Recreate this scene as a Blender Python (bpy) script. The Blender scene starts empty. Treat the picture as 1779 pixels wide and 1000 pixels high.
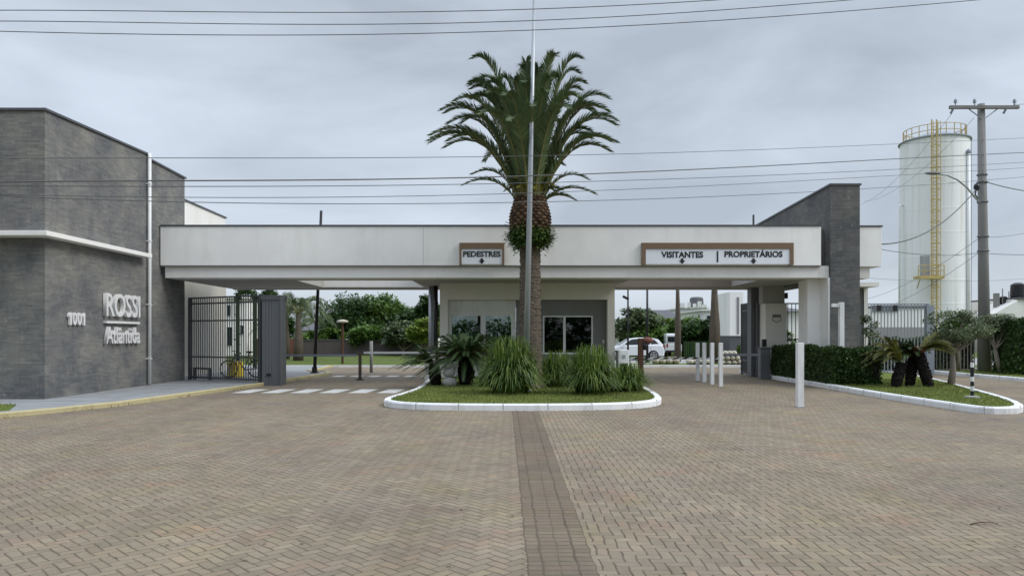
import bpy, bmesh, math, random
from mathutils import Vector, Matrix
R = math.radians
SC = bpy.context.scene
COL = SC.collection

# ------------------------------------------------------------------ camera
F = 1300.0; CX = 889.5; CY = 582.0; H = 1.65          # photo scale: focal length and horizon in pixels, eye height
cam = bpy.data.cameras.new('camera'); camo = bpy.data.objects.new('camera', cam); COL.objects.link(camo)
camo.location = (0, 0, H); camo.rotation_euler = (R(90), 0, 0)
cam.sensor_width = 36; cam.lens = 36 * F / 1779
cam.shift_y = (CY - 500) / 1779
cam.clip_start = 0.05; cam.clip_end = 3000
SC.camera = camo
# ------------------------------------------------------------------ world: overcast
w = bpy.data.worlds.new('World'); SC.world = w; w.use_nodes = True
nt = w.node_tree; nt.nodes.clear()
def N(nt, t, **k):
    n = nt.nodes.new(t)
    for a, b in k.items():
        if a in ('loc',): continue
        setattr(n, a, b)
    return n
out = N(nt, 'ShaderNodeOutputWorld'); bg = N(nt, 'ShaderNodeBackground')
sky = N(nt, 'ShaderNodeTexSky', sky_type='NISHITA'); sky.sun_disc = False
sky.sun_elevation = R(41); sky.sun_rotation = R(103)
tc = N(nt, 'ShaderNodeTexCoord'); mp = N(nt, 'ShaderNodeMapping'); mp.inputs['Scale'].default_value = (1.6, 1.6, 4.6)
mp.inputs['Location'].default_value = (3.1, 0.7, 0.4)
n1 = N(nt, 'ShaderNodeTexNoise'); n1.inputs['Scale'].default_value = 1.5; n1.inputs['Detail'].default_value = 6; n1.inputs['Roughness'].default_value = .5
n1.inputs['Distortion'].default_value = .35
cr = N(nt, 'ShaderNodeValToRGB')
e = cr.color_ramp.elements
e[0].position = .36; e[0].color = (3.55, 3.98, 4.6, 1)
e[1].position = .64; e[1].color = (5.4, 6.0, 6.8, 1)
sep = N(nt, 'ShaderNodeSeparateXYZ'); mr = N(nt, 'ShaderNodeMapRange')
mr.inputs['From Min'].default_value = .40; mr.inputs['From Max'].default_value = 1; mr.inputs['To Min'].default_value = 1; mr.inputs['To Max'].default_value = 3.0
mul = N(nt, 'ShaderNodeVectorMath', operation='SCALE')
mix = N(nt, 'ShaderNodeMix', data_type='RGBA'); mix.inputs['Factor'].default_value = .9
L = nt.links.new
L(tc.outputs['Generated'], mp.inputs['Vector']); L(mp.outputs[0], n1.inputs['Vector']); L(n1.outputs['Fac'], cr.inputs[0])
L(tc.outputs['Generated'], sep.inputs[0]); L(sep.outputs['Z'], mr.inputs['Value'])
L(cr.outputs[0], mul.inputs[0]); L(mr.outputs[0], mul.inputs['Scale'])
L(sky.outputs[0], mix.inputs['A']); L(mul.outputs[0], mix.inputs['B']); L(mix.outputs['Result'], bg.inputs['Color'])
bg.inputs['Strength'].default_value = .1
L(bg.outputs[0], out.inputs[0])
# sun behind thick cloud
sl = bpy.data.lights.new('sun', 'SUN'); sl.energy = 1.5; sl.angle = R(28); sl.color = (1, .96, .9)
so = bpy.data.objects.new('sun', sl); COL.objects.link(so); so.location = (0, -20, 60)
so.rotation_euler = (R(12), R(48), 0)
SC.view_settings.view_transform = 'Standard'; SC.view_settings.look = 'None'; SC.view_settings.gamma = 1
SC.view_settings.exposure = 0.42
SC.render.engine = 'CYCLES'
SC.cycles.max_bounces = 6; SC.cycles.transparent_max_bounces = 8

# ------------------------------------------------------------------ helpers
def G(px, py, z=0.0):                 # point of height z seen at photo pixel
    D = (H - z) * F / (py - CY); return Vector(((px - CX) / F * D, D, z))
def P(px, py, D): return Vector(((px - CX) / F * D, D, H - (py - CY) / F * D))
def X(px, D): return (px - CX) / F * D
def Z(py, D): return H - (py - CY) / F * D

class MB:
    def __init__(s): s.v = []; s.f = []
    def add(s, vs, fs):
        o = len(s.v); s.v += [tuple(v) for v in vs]; s.f += [tuple(i + o for i in f) for f in fs]; return s
    def box(s, a, b):
        x0, y0, z0 = a; x1, y1, z1 = b
        return s.add([(x0,y0,z0),(x1,y0,z0),(x1,y1,z0),(x0,y1,z0),(x0,y0,z1),(x1,y0,z1),(x1,y1,z1),(x0,y1,z1)],
                     [(3,2,1,0),(4,5,6,7),(0,1,5,4),(1,2,6,5),(2,3,7,6),(3,0,4,7)])
    def obox(s, c, sx, sy, sz, rz=0, rx=0, ry=0):
        m = Matrix.Rotation(rz, 3, 'Z') @ Matrix.Rotation(ry, 3, 'Y') @ Matrix.Rotation(rx, 3, 'X'); c = Vector(c)
        vs = [c + m @ Vector((i*sx/2, j*sy/2, k*sz/2)) for k in (-1,1) for i, j in ((-1,-1),(1,-1),(1,1),(-1,1))]
        return s.add(vs, [(3,2,1,0),(4,5,6,7),(0,1,5,4),(1,2,6,5),(2,3,7,6),(3,0,4,7)])
    def tube(s, pts, rad, n=8, cap=True):
        pts = [Vector(p) for p in pts]
        if not hasattr(rad, '__len__'): rad = [rad] * len(pts)
        vs = []; fs = []; ref = None
        for i, p in enumerate(pts):
            d = (pts[min(i+1, len(pts)-1)] - pts[max(i-1, 0)])
            if d.length < 1e-9: d = Vector((0,0,1))
            d.normalize()
            if ref is None: ref = Vector((1,0,0)) if abs(d.x) < .9 else Vector((0,1,0))
            u = (ref - d * ref.dot(d)).normalized(); ref = u; v = d.cross(u)
            for k in range(n):
                a = 2 * math.pi * k / n
                vs.append(p + (u * math.cos(a) + v * math.sin(a)) * rad[i])
        for i in range(len(pts) - 1):
            for k in range(n):
                a = i*n+k; b = i*n+(k+1)%n; fs.append((a, b, b+n, a+n))
        if cap: fs.append(tuple(range(n-1, -1, -1))); fs.append(tuple(range((len(pts)-1)*n, len(pts)*n)))
        return s.add(vs, fs)
    def lathe(s, c, prof, n=24):
        c = Vector(c); vs = []; fs = []
        for r, z in prof:
            for k in range(n):
                a = 2*math.pi*k/n; vs.append(c + Vector((r*math.cos(a), r*math.sin(a), z)))
        m = len(prof)
        for i in range(m-1):
            for k in range(n):
                a = i*n+k; b = i*n+(k+1)%n; fs.append((a, b, b+n, a+n))
        fs.append(tuple(range(n-1, -1, -1))); fs.append(tuple(range((m-1)*n, m*n)))
        return s.add(vs, fs)
    def prism(s, poly, z0, z1):           # poly in xy, counter clockwise
        n = len(poly); vs = [(p[0], p[1], z0) for p in poly] + [(p[0], p[1], z1) for p in poly]
        fs = [tuple(range(n-1, -1, -1)), tuple(range(n, 2*n))] + [(i, (i+1)%n, (i+1)%n+n, i+n) for i in range(n)]
        return s.add(vs, fs)
    def prism_x(s, poly, x0, x1):         # poly in (y,z)
        n = len(poly); vs = [(x0, p[0], p[1]) for p in poly] + [(x1, p[0], p[1]) for p in poly]
        fs = [tuple(range(n-1, -1, -1)), tuple(range(n, 2*n))] + [(i, (i+1)%n, (i+1)%n+n, i+n) for i in range(n)]
        return s.add(vs, fs)
    def blob(s, c, rx, ry, rz, rng, amp=.15, n=12, m=8):
        c = Vector(c); vs = [c + Vector((0,0,-rz))]; fs = []
        for i in range(1, m):
            t = math.pi*i/m
            for k in range(n):
                a = 2*math.pi*k/n; q = 1 + rng.uniform(-amp, amp)
                vs.append(c + Vector((rx*math.sin(t)*math.cos(a)*q, ry*math.sin(t)*math.sin(a)*q, -rz*math.cos(t)*(1+rng.uniform(-amp,amp)*.5))))
        vs.append(c + Vector((0,0,rz)))
        for k in range(n): fs.append((0, 1+(k+1)%n, 1+k))
        for i in range(m-2):
            for k in range(n):
                a = 1+i*n+k; b = 1+i*n+(k+1)%n; fs.append((a, b, b+n, a+n))
        t = len(vs)-1
        for k in range(n): fs.append((t, 1+(m-2)*n+k, 1+(m-2)*n+(k+1)%n))
        return s.add(vs, fs)
    def build(s, name, mat, parent=None, smooth=False, bevel=0, fix=True):
        me = bpy.data.meshes.new(name); org = Vector((0,0,0))
        par = parent
        while par is not None:
            org = org + par.location; par = par.parent
        me.from_pydata([(v[0]-org.x, v[1]-org.y, v[2]-org.z) for v in s.v], [], s.f)
        me.materials.append(mat)
        if fix:
            bm = bmesh.new(); bm.from_mesh(me); bmesh.ops.recalc_face_normals(bm, faces=bm.faces); bm.to_mesh(me); bm.free()
        if smooth:
            for p in me.polygons: p.use_smooth = True
        me.update()
        o = bpy.data.objects.new(name, me); COL.objects.link(o)
        if parent is not None: o.parent = parent
        if bevel:
            b = o.modifiers.new('bevel', 'BEVEL'); b.width = bevel; b.segments = 2; b.limit_method = 'ANGLE'
        if smooth:
            pass
        return o
def tag(o, label=None, cat=None, group=None, kind=None):
    if label: o['label'] = label
    if cat: o['category'] = cat
    if group: o['group'] = group
    if kind: o['kind'] = kind
    return o
def thing(name, loc, label, cat, group=None):
    o = bpy.data.objects.new(name, None); COL.objects.link(o); o.location = loc; o.empty_display_size = .2
    return tag(o, label, cat, group)
def struct(o): o['kind'] = 'structure'; return o
def copy_tree(o, loc, label=None):
    c = o.copy(); COL.objects.link(c); c.location = loc
    if label: c['label'] = label
    for ch in o.children:
        d = ch.copy(); COL.objects.link(d); d.parent = c
        for g in ch.children:
            h = g.copy(); COL.objects.link(h); h.parent = d
    return c

# ------------------------------------------------------------------ materials
def sh(v):
    return tuple(((c/255)/12.92 if c/255 <= .04045 else ((c/255+.055)/1.055)**2.4) for c in v)
class NB:
    def __init__(s, name, rough=.7, metal=0, spec=.4):
        s.m = bpy.data.materials.new(name); s.m.use_nodes = True; s.t = s.m.node_tree
        s.b = s.t.nodes['Principled BSDF']; s.b.inputs['Roughness'].default_value = rough
        s.b.inputs['Metallic'].default_value = metal; s.b.inputs['Specular IOR Level'].default_value = spec
        s.tc = None
    def n(s, t, **k): return N(s.t, t, **k)
    def l(s, a, b): s.t.links.new(a, b)
    def co(s):
        if s.tc is None: s.tc = s.n('ShaderNodeNewGeometry')
        return s.tc.outputs['Position']
    def math(s, op, a, b=None, c=None):
        m = s.n('ShaderNodeMath', operation=op)
        for i, x in enumerate((a, b, c)):
            if x is None: continue
            if isinstance(x, (int, float)): m.inputs[i].default_value = x
            else: s.l(x, m.inputs[i])
        return m.outputs[0]
    def noise(s, scale, detail=4, rough=.55, vec=None, dist=0, mscale=None):
        n = s.n('ShaderNodeTexNoise'); n.inputs['Scale'].default_value = scale; n.inputs['Detail'].default_value = detail
        n.inputs['Roughness'].default_value = rough; n.inputs['Distortion'].default_value = dist
        v = vec if vec is not None else s.co()
        if mscale:
            mp = s.n('ShaderNodeMapping'); mp.inputs['Scale'].default_value = mscale; s.l(v, mp.inputs['Vector']); v = mp.outputs[0]
        s.l(v, n.inputs['Vector']); return n.outputs['Fac']
    def ramp(s, fac, stops):
        r = s.n('ShaderNodeValToRGB'); e = r.color_ramp.elements
        while len(e) < len(stops): e.new(.5)
        for i, (p, c) in enumerate(stops):
            e[i].position = p; e[i].color = (*c, 1) if len(c) == 3 else c
        s.l(fac, r.inputs[0]); return r.outputs[0]
    def mix(s, fac, a, b, bt='MIX'):
        m = s.n('ShaderNodeMix', data_type='RGBA', blend_type=bt)
        if isinstance(fac, (int, float)): m.inputs['Factor'].default_value = fac
        else: s.l(fac, m.inputs['Factor'])
        for nm, x in (('A', a), ('B', b)):
            if isinstance(x, tuple): m.inputs[nm].default_value = (*x, 1)
            else: s.l(x, m.inputs[nm])
        return m.outputs['Result']
    def color(s, c):
        if isinstance(c, tuple): s.b.inputs['Base Color'].default_value = (*c, 1)
        else: s.l(c, s.b.inputs['Base Color'])
    def bump(s, h, strength=.3, dist=.02):
        b = s.n('ShaderNodeBump'); b.inputs['Strength'].default_value = strength; b.inputs['Distance'].default_value = dist
        s.l(h, b.inputs['Height']); s.l(b.outputs[0], s.b.inputs['Normal'])
def paint(name, c, rough=.6, metal=0, var=.12, scale=2.5, grime=.25, spec=.4):
    m = NB(name, rough, metal, spec)
    d = tuple(x*(1-var) for x in c); dk = tuple(x*(1-grime)*k for x, k in zip(c, (1,.97,.9)))
    a = m.mix(m.noise(scale*6, 5), d, c)
    st = m.ramp(m.noise(scale, 6, .65, mscale=(1, 1, .25)), [(.5, (0,0,0)), (.75, (1,1,1))])
    m.color(m.mix(m.math('MULTIPLY', st, .6), a, dk))
    m.bump(m.noise(60, 3), .08, .004)
    return m.m
def leaf(name, c1, c2, rough=.5, trans=.25):
    m = NB(name, rough, 0, .35)
    g = m.n('ShaderNodeNewGeometry')
    col = m.mix(g.outputs['Random Per Island'], c1, c2)
    big = m.ramp(m.noise(1.2, 3), [(.35, (.75,.75,.75)), (.65, (1.2,1.2,1.1))])
    col = m.mix(1.0, col, big, 'MULTIPLY'); m.color(col)
    tr = m.n('ShaderNodeBsdfTranslucent'); m.l(col, tr.inputs['Color'])
    ms = m.n('ShaderNodeMixShader'); ms.inputs[0].default_value = trans
    o = m.t.nodes['Material Output']; m.l(m.b.outputs[0], ms.inputs[1]); m.l(tr.outputs[0], ms.inputs[2]); m.l(ms.outputs[0], o.inputs['Surface'])
    return m.m
def paver_mat():
    m = NB('interlocking_pavers', .85, 0, .25)
    sp = m.n('ShaderNodeSeparateXYZ'); m.l(m.co(), sp.inputs[0]); x = sp.outputs['X']; y = sp.outputs['Y']
    # small irregularity of the joints
    wob = m.noise(3.5, 2); wx = m.math('MULTIPLY', m.math('SUBTRACT', wob, .5), .05)
    x2 = m.math('ADD', x, wx); y2 = m.math('ADD', y, m.math('MULTIPLY', m.math('SUBTRACT', m.noise(3.1, 2, mscale=(1,1,1.7), dist=.3), .5), .05))
    def herring(u, v, s, weak):
        u = m.math('DIVIDE', u, s); v = m.math('DIVIDE', v, s)
        fu = m.math('FLOOR', u); fv = m.math('FLOOR', v); ru = m.math('FRACT', u); rv = m.math('FRACT', v)
        d = m.math('FLOORED_MODULO', m.math('SUBTRACT', fu, fv), 4)
        d = m.math('ROUND', d)
        is0 = m.math('COMPARE', d, 0, .1); is1 = m.math('COMPARE', d, 1, .1); is2 = m.math('COMPARE', d, 2, .1)
        hz = m.math('ADD', is0, is1)
        lx = m.math('ADD', m.math('MULTIPLY', hz, m.math('ADD', ru, is1)), m.math('MULTIPLY', m.math('SUBTRACT', 1, hz), m.math('ADD', rv, is2)))
        ly = m.math('ADD', m.math('MULTIPLY', hz, rv), m.math('MULTIPLY', m.math('SUBTRACT', 1, hz), ru))
        el = m.math('MINIMUM', lx, m.math('SUBTRACT', 2, lx)); es = m.math('MINIMUM', ly, m.math('SUBTRACT', 1, ly))
        # joints running along v are open and deep, those along u filled and faint
        nh = m.math('SUBTRACT', 1, hz)
        ev = m.math('ADD', m.math('MULTIPLY', hz, el), m.math('MULTIPLY', nh, es)); eu = m.math('ADD', m.math('MULTIPLY', hz, es), m.math('MULTIPLY', nh, el))
        e = m.math('MINIMUM', ev, m.math('ADD', eu, weak))
        idx = m.math('SUBTRACT', fu, is1); idy = m.math('SUBTRACT', fv, is2)
        return e, idx, idy
    S = .092
    eR, ixR, iyR = herring(m.math('MULTIPLY', x2, -1), y2, S, .05)
    a = .70710678
    eL, ixL, iyL = herring(m.math('MULTIPLY', m.math('ADD', x2, y2), a), m.math('MULTIPLY', m.math('SUBTRACT', y2, x2), a), S, .03)
    right = m.math('GREATER_THAN', x, .32)
    xs_ = m.math('ADD', x2, m.math('MULTIPLY', m.math('SUBTRACT', y, 5.1), .0098)); xr_ = m.math('ADD', x2, m.math('MULTIPLY', m.math('SUBTRACT', y, 5.1), .002))
    def sel(f, p, q): return m.math('ADD', m.math('MULTIPLY', f, p), m.math('MULTIPLY', m.math('SUBTRACT', 1, f), q))
    ed = sel(right, eR, eL); ix = sel(right, ixR, ixL); iy = sel(right, iyR, iyL)
    # dark central strip: crosswise bricks between two soldier courses
    ins = m.math('MULTIPLY', m.math('MULTIPLY', m.math('GREATER_THAN', xs_, .11), m.math('LESS_THAN', xr_, .60)), m.math('LESS_THAN', y, 16.3))
    sy = m.math('DIVIDE', y2, .105); fsy = m.math('FRACT', sy)
    mid = m.math('MULTIPLY', m.math('GREATER_THAN', xs_, .22), m.math('LESS_THAN', xr_, .47))
    cxd = m.math('MINIMUM', m.math('ABSOLUTE', m.math('SUBTRACT', xs_, .22)), m.math('ABSOLUTE', m.math('SUBTRACT', xr_, .47)))
    cxd = m.math('MINIMUM', cxd, m.math('ADD', m.math('ABSOLUTE', m.math('SUBTRACT', xr_, .345)), .006))
    cxo = m.math('MINIMUM', m.math('ABSOLUTE', m.math('SUBTRACT', xs_, .11)), m.math('ABSOLUTE', m.math('SUBTRACT', xr_, .60)))
    ex = m.math('DIVIDE', m.math('MINIMUM', cxd, cxo), .13)
    ey = m.math('ADD', m.math('MINIMUM', fsy, m.math('SUBTRACT', 1, fsy)), .0)
    eS = m.math('MINIMUM', ex, ey)
    ed = sel(ins, eS, ed); iy = sel(ins, m.math('FLOOR', sy), iy); ix = sel(ins, m.math('ADD', mid, 77), ix)
    cb = m.n('ShaderNodeCombineXYZ'); m.l(ix, cb.inputs[0]); m.l(iy, cb.inputs[1])
    wn = m.n('ShaderNodeTexWhiteNoise', noise_dimensions='2D'); m.l(cb.outputs[0], wn.inputs['Vector'])
    base = m.ramp(wn.outputs['Value'], [(0, (.204,.173,.130)), (.3, (.232,.199,.151)), (.6, (.248,.213,.160)), (.8, (.250,.203,.152)), (1, (.272,.236,.174))])
    patch = m.ramp(m.noise(.45, 4, .6), [(.36, (.88,.87,.90)), (.5, (1,.98,.96)), (.66, (1.09,1.07,1.0))])
    base = m.mix(1.0, base, patch, 'MULTIPLY')
    yel = m.ramp(m.noise(1.7, 3, vec=cb.outputs[0], mscale=(.06,.06,.06)), [(.52, (1,1,1)), (.68, (1.02,1.03,.87))])
    base = m.mix(.8, base, yel, 'MULTIPLY')
    red = m.ramp(m.noise(1.3, 3, vec=cb.outputs[0], mscale=(.09,.09,.09), dist=.5), [(.55, (1,1,1)), (.7, (1.1,.92,.88))])
    base = m.mix(.8, base, red, 'MULTIPLY')
    strip = m.mix(.8, base, (.66,.63,.63), 'MULTIPLY'); base = m.mix(ins, base, strip)
    stain = m.ramp(m.noise(.9, 7, .75, dist=.6), [(.40, (1.06,1.05,1.04)), (.66, (.78,.77,.77))])
    base = m.mix(.8, base, stain, 'MULTIPLY')
    trk = m.ramp(m.noise(1.0, 4, .6, mscale=(1.1,.10,1)), [(.42, (1,1,1)), (.62, (.86,.85,.85))]); base = m.mix(.8, base, trk, 'MULTIPLY')
    oil = m.ramp(m.noise(1.7, 3, .5, dist=.8), [(.66, (1,1,1)), (.76, (.66,.65,.65))]); base = m.mix(.8, base, oil, 'MULTIPLY')
    grain = m.ramp(m.noise(90, 3), [(.3, (.86,.86,.86)), (.7, (1.1,1.1,1.1))]); base = m.mix(1.0, base, grain, 'MULTIPLY')
    jr = m.ramp(m.math('ADD', ed, m.math('MULTIPLY', m.math('SUBTRACT', m.noise(5, 3), .45), .14)), [(.02, (0,0,0)), (.13, (1,1,1))])
    jr = m.mix(sel(right, .0, .12), jr, (1.,1.,1.))
    jc = m.mix(m.noise(1.6, 4), (.055,.042,.032), (.12,.10,.07))
    m.color(m.mix(jr, jc, base))
    hgt = m.math('ADD', m.ramp(ed, [(0, (0,0,0)), (.14, (1,1,1))]), m.math('MULTIPLY', wn.outputs['Value'], .5))
    m.bump(hgt, .55, .008)
    return m.m
def grass_mat(name, a, b, c):
    m = NB(name, .9, 0, .15)
    col = m.ramp(m.noise(1.3, 6, .7), [(.3, a), (.5, b), (.7, c)])
    g = m.ramp(m.noise(45, 4, .7), [(.3, (.55,.55,.55)), (.7, (1.35,1.35,1.25))])
    m.color(m.mix(1.0, col, g, 'MULTIPLY')); m.bump(m.noise(70, 4), .8, .03); return m.m
def stone_mat(name, tone=1.0):
    m = NB(name, .75, 0, .3)
    sp = m.n('ShaderNodeSeparateXYZ'); m.l(m.co(), sp.inputs[0])
    cb = m.n('ShaderNodeCombineXYZ'); m.l(m.math('ADD', sp.outputs['X'], sp.outputs['Y']), cb.inputs[0]); m.l(sp.outputs['Z'], cb.inputs[1])
    bt = m.n('ShaderNodeTexBrick'); m.l(cb.outputs[0], bt.inputs['Vector']); bt.inputs['Scale'].default_value = 1
    bt.inputs['Brick Width'].default_value = .30; bt.inputs['Row Height'].default_value = .05; bt.inputs['Mortar Size'].default_value = .0025; bt.inputs['Mortar Smooth'].default_value = .6
    bt.inputs['Color1'].default_value = (.103*tone,.103*tone,.101*tone,1); bt.inputs['Color2'].default_value = (.140*tone,.140*tone,.134*tone,1)
    bt.inputs['Mortar'].default_value = (.07,.07,.072,1); bt.offset = .37
    col = bt.outputs['Color']
    p = m.ramp(m.noise(.8, 7, .68, dist=.4), [(.38, (.72,.75,.80)), (.5, (1,1,1)), (.62, (1.32,1.30,1.20))])
    col = m.mix(1.0, col, p, 'MULTIPLY')
    sm = m.ramp(m.noise(2.6, 7, .78, mscale=(1,1,.8)), [(.54, (0,0,0)), (.74, (1,1,1))])
    col = m.mix(m.math('MULTIPLY', sm, .45), col, (.27,.27,.255))
    red = m.ramp(m.noise(1.1, 4, .6, mscale=(1,1,1.6), dist=.5), [(.6, (0,0,0)), (.74, (1,1,1))])
    col = m.mix(m.math('MULTIPLY', red, .28), col, (.17,.125,.105))
    sp2 = m.ramp(m.noise(7.5, 3, .6, dist=.3), [(.66, (0,0,0)), (.74, (1,1,1))]); col = m.mix(m.math('MULTIPLY', sp2, .5), col, (.34,.34,.32))
    sp3 = m.ramp(m.noise(5.2, 4, .7, dist=.5), [(.28, (1,1,1)), (.37, (0,0,0))]); col = m.mix(m.math('MULTIPLY', sp3, .5), col, (.055,.056,.06))
    m.color(col); m.bump(m.math('ADD', bt.outputs['Fac'], m.noise(25, 4)), .5, .01); return m.m
def bark(name, a, b, s=8):
    m = NB(name, .9, 0, .15); m.color(m.mix(m.noise(s, 6, .7, mscale=(1,1,.5)), a, b)); m.bump(m.noise(s*2, 5, .7, mscale=(1,1,.4)), .8, .04); return m.m
def glass_mat(name, c):
    m = NB(name, .04, 0, .35); m.color(m.mix(m.noise(.9, 3), c, tuple(x*1.9 for x in c))); return m.m

def clear_glass():
    m = NB('window_glass', .02, 0, .5); t = m.n('ShaderNodeBsdfTransparent'); t.inputs[0].default_value = (.42,.46,.44,1)
    g = m.n('ShaderNodeBsdfGlossy'); g.inputs['Roughness'].default_value = .02; f = m.n('ShaderNodeFresnel'); f.inputs[0].default_value = 1.5
    ms = m.n('ShaderNodeMixShader'); m.l(m.math('MULTIPLY_ADD', f.outputs[0], 1.6, .03), ms.inputs[0]); m.l(t.outputs[0], ms.inputs[1]); m.l(g.outputs[0], ms.inputs[2])
    m.l(ms.outputs[0], m.t.nodes['Material Output'].inputs['Surface']); return m.m
M = {}
M['clear'] = clear_glass()
M['paver'] = paver_mat()
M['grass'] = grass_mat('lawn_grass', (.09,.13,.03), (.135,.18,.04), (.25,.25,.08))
M['lawn2'] = grass_mat('darker_lawn_grass', (.07,.10,.025), (.10,.135,.035), (.15,.17,.05))  # darker green than the island grass
M['field'] = grass_mat('field_grass', (.07,.10,.03), (.10,.14,.04), (.14,.16,.06))
M['blade'] = leaf('grass_blades', (.10,.15,.03), (.27,.28,.09), .6, .3)
M['stone'] = stone_mat('grey_stacked_stone', 1.36); M['stone2'] = stone_mat('dark_stacked_stone', .98)
M['white'] = paint('white_wall_paint', (.80,.79,.76), .7, grime=.22, var=.03, scale=.55)
def fascia():
    m = NB('weathered_fascia_paint', .7, 0, .3)
    st = m.ramp(m.noise(1.0, 5, .65, mscale=(2.6,2.6,.30)), [(.50, (1,1,1)), (.72, (.93,.925,.91))])
    p = m.ramp(m.noise(.5, 4), [(.4, (.93,.93,.93)), (.6, (1.02,1.02,1.01))])
    m.color(m.mix(1.0, m.mix(1.0, (.86,.855,.835), st, 'MULTIPLY'), p, 'MULTIPLY')); m.bump(m.noise(2.2, 4), .12, .03); return m.m
M['fascia'] = fascia()
M['offwhite'] = paint('cream_wall_paint', (.76,.74,.68), .75, grime=.22, var=.05, scale=.6)
M['beige'] = paint('beige_wall_and_shade', (.52,.50,.45), .8, grime=.25, scale=.7)  # beige house walls, also painted-in shade for the wall under the canopy
M['greywall'] = paint('grey_plaster', (.235,.235,.24), .8, grime=.2, scale=1)
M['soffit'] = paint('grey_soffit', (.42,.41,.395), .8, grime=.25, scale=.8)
M['brownbeam'] = paint('brown_beam', (.24,.20,.17), .8, grime=.3)
M['metal_cap'] = paint('dark_metal_flashing', (.10,.105,.115), .45, .3)
M['signbrown'] = paint('bronze_brown_panel', (.20,.135,.082), .5, .1, grime=.1)
M['signwhite'] = paint('white_sign_panel', (.78,.81,.86), .4, grime=.06, var=.02)
M['black'] = paint('black_paint', (.014,.014,.016), .45)
M['letters'] = paint('brushed_steel_lettering', (.74,.74,.74), .45, .1, var=.04, grime=.1)
M['galv'] = paint('galvanised_steel', (.42,.45,.48), .4, .45, grime=.25)
M['bars'] = paint('dark_grey_bars', (.10,.105,.11), .5, .1)
M['gatepanel'] = paint('grey_metal_panel', (.155,.165,.178), .5, .15, grime=.2)
M['lightfence'] = paint('pale_grey_fence_paint', (.27,.30,.34), .5, .1, grime=.3)
M['concrete'] = paint('concrete', (.33,.33,.32), .85, grime=.35, scale=1.3)
M['poleconc'] = paint('weathered_concrete_pole', (.23,.225,.215), .85, grime=.4, scale=1.5)
M['sidewalk'] = paint('grey_sidewalk', (.30,.31,.32), .85, grime=.5, var=.2, scale=1.3)
M['asphalt'] = paint('asphalt', (.13,.13,.13), .9, grime=.3)
M['kerbwhite'] = paint('white_kerb_paint', (.80,.81,.82), .65, grime=.5, var=.10, scale=2.2)
M['kerbyellow'] = paint('worn_yellow_kerb_paint', (.50,.44,.25), .8, grime=.55, var=.25, scale=2.5)
M['roadmark'] = paint('worn_white_road_paint', (.66,.65,.62), .8, grime=.5, var=.2, scale=3)
M['postwhite'] = paint('white_post_paint', (.76,.77,.77), .6, grime=.45, var=.08, scale=3.5)
def silo_mat():
    m = NB('white_silo_steel', .45, 0, .4)
    st = m.ramp(m.noise(1.0, 6, .7, mscale=(1.4,1.4,.07)), [(.48, (1,1,1)), (.68, (.84,.82,.77))])
    ru = m.ramp(m.noise(1.0, 6, .7, mscale=(2.2,2.2,.10), dist=.2), [(.66, (0,0,0)), (.76, (1,1,1))])
    c = m.mix(1.0, (.84,.84,.845), st, 'MULTIPLY'); c = m.mix(m.math('MULTIPLY', ru, .35), c, (.35,.24,.15)); m.color(c); return m.m
M['silo'] = silo_mat()
M['yellow'] = paint('yellow_ladder_paint', (.52,.40,.15), .55, grime=.3)
M['door'] = paint('grey_door', (.33,.34,.35), .6)
M['yellowbright'] = paint('yellow_plastic', (.90,.68,.06), .5)
M['glass'] = glass_mat('dark_window_glass', (.012,.018,.018))
M['carglass'] = glass_mat('dark_car_glass', (.015,.017,.02))
M['carpaint'] = paint('white_car_paint', (.74,.76,.79), .18, 0, var=.02, grime=.04, spec=.6)
M['rubber'] = paint('black_rubber', (.018,.018,.018), .85)
M['alloy'] = paint('silver_rim', (.6,.6,.62), .3, .5)
M['redlamp'] = paint('red_lens', (.35,.02,.02), .25)
M['frond'] = leaf('date_palm_leaf', (.068,.110,.048), (.135,.185,.088), .62, .15)
M['frondyellow'] = leaf('yellowing_palm_leaf', (.30,.26,.03), (.16,.17,.03), .5)
M['cycad'] = leaf('cycad_leaf', (.020,.05,.016), (.05,.095,.03), .4, .15)
M['cycadfade'] = leaf('fading_cycad_leaf', (.04,.075,.02), (.20,.17,.035), .5, .2)
M['blade_bush'] = leaf('strap_leaf', (.028,.075,.014), (.18,.25,.05), .42, .25)
M['fern'] = leaf('fern_leaf', (.04,.085,.018), (.10,.16,.035), .6)
M['hedge'] = leaf('hedge_leaf', (.018,.042,.013), (.065,.12,.03), .5, .15)
M['rachis'] = bark('palm_rachis', (.16,.17,.06), (.24,.21,.09))
M['palmbark'] = bark('palm_trunk_bark', (.055,.045,.036), (.17,.14,.11), 7)
M['palmboot'] = leaf('cut_palm_boot', (.045,.028,.02), (.18,.115,.07), .8, 0)
M['palmscar'] = leaf('palm_leaf_scar', (.07,.055,.042), (.155,.125,.095), .9, 0)
M['palmcore'] = bark('palm_crown_core', (.035,.022,.014), (.09,.055,.03))
M['darkbark'] = bark('dark_cycad_trunk', (.008,.007,.007), (.03,.024,.022), 14)
M['bark'] = bark('grey_tree_bark', (.14,.12,.095), (.30,.27,.22))
M['litter'] = leaf('dry_leaf', (.09,.06,.035), (.22,.16,.09), .8, 0)
M['wood'] = bark('brown_wood_post', (.055,.03,.02), (.12,.065,.045))
M['bract'] = leaf('dry_pink_cone', (.30,.12,.08), (.40,.20,.13), .8, .1)
M['rock'] = paint('pale_rock', (.50,.50,.48), .85, grime=.4)
M['brick'] = paint('dark_boundary_wall', (.10,.085,.083), .9, grime=.4)
M['redwall'] = paint('terracotta_wall', (.17,.07,.055), .9, grime=.3)
M['roof'] = paint('grey_roof', (.12,.12,.135), .8)
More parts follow.
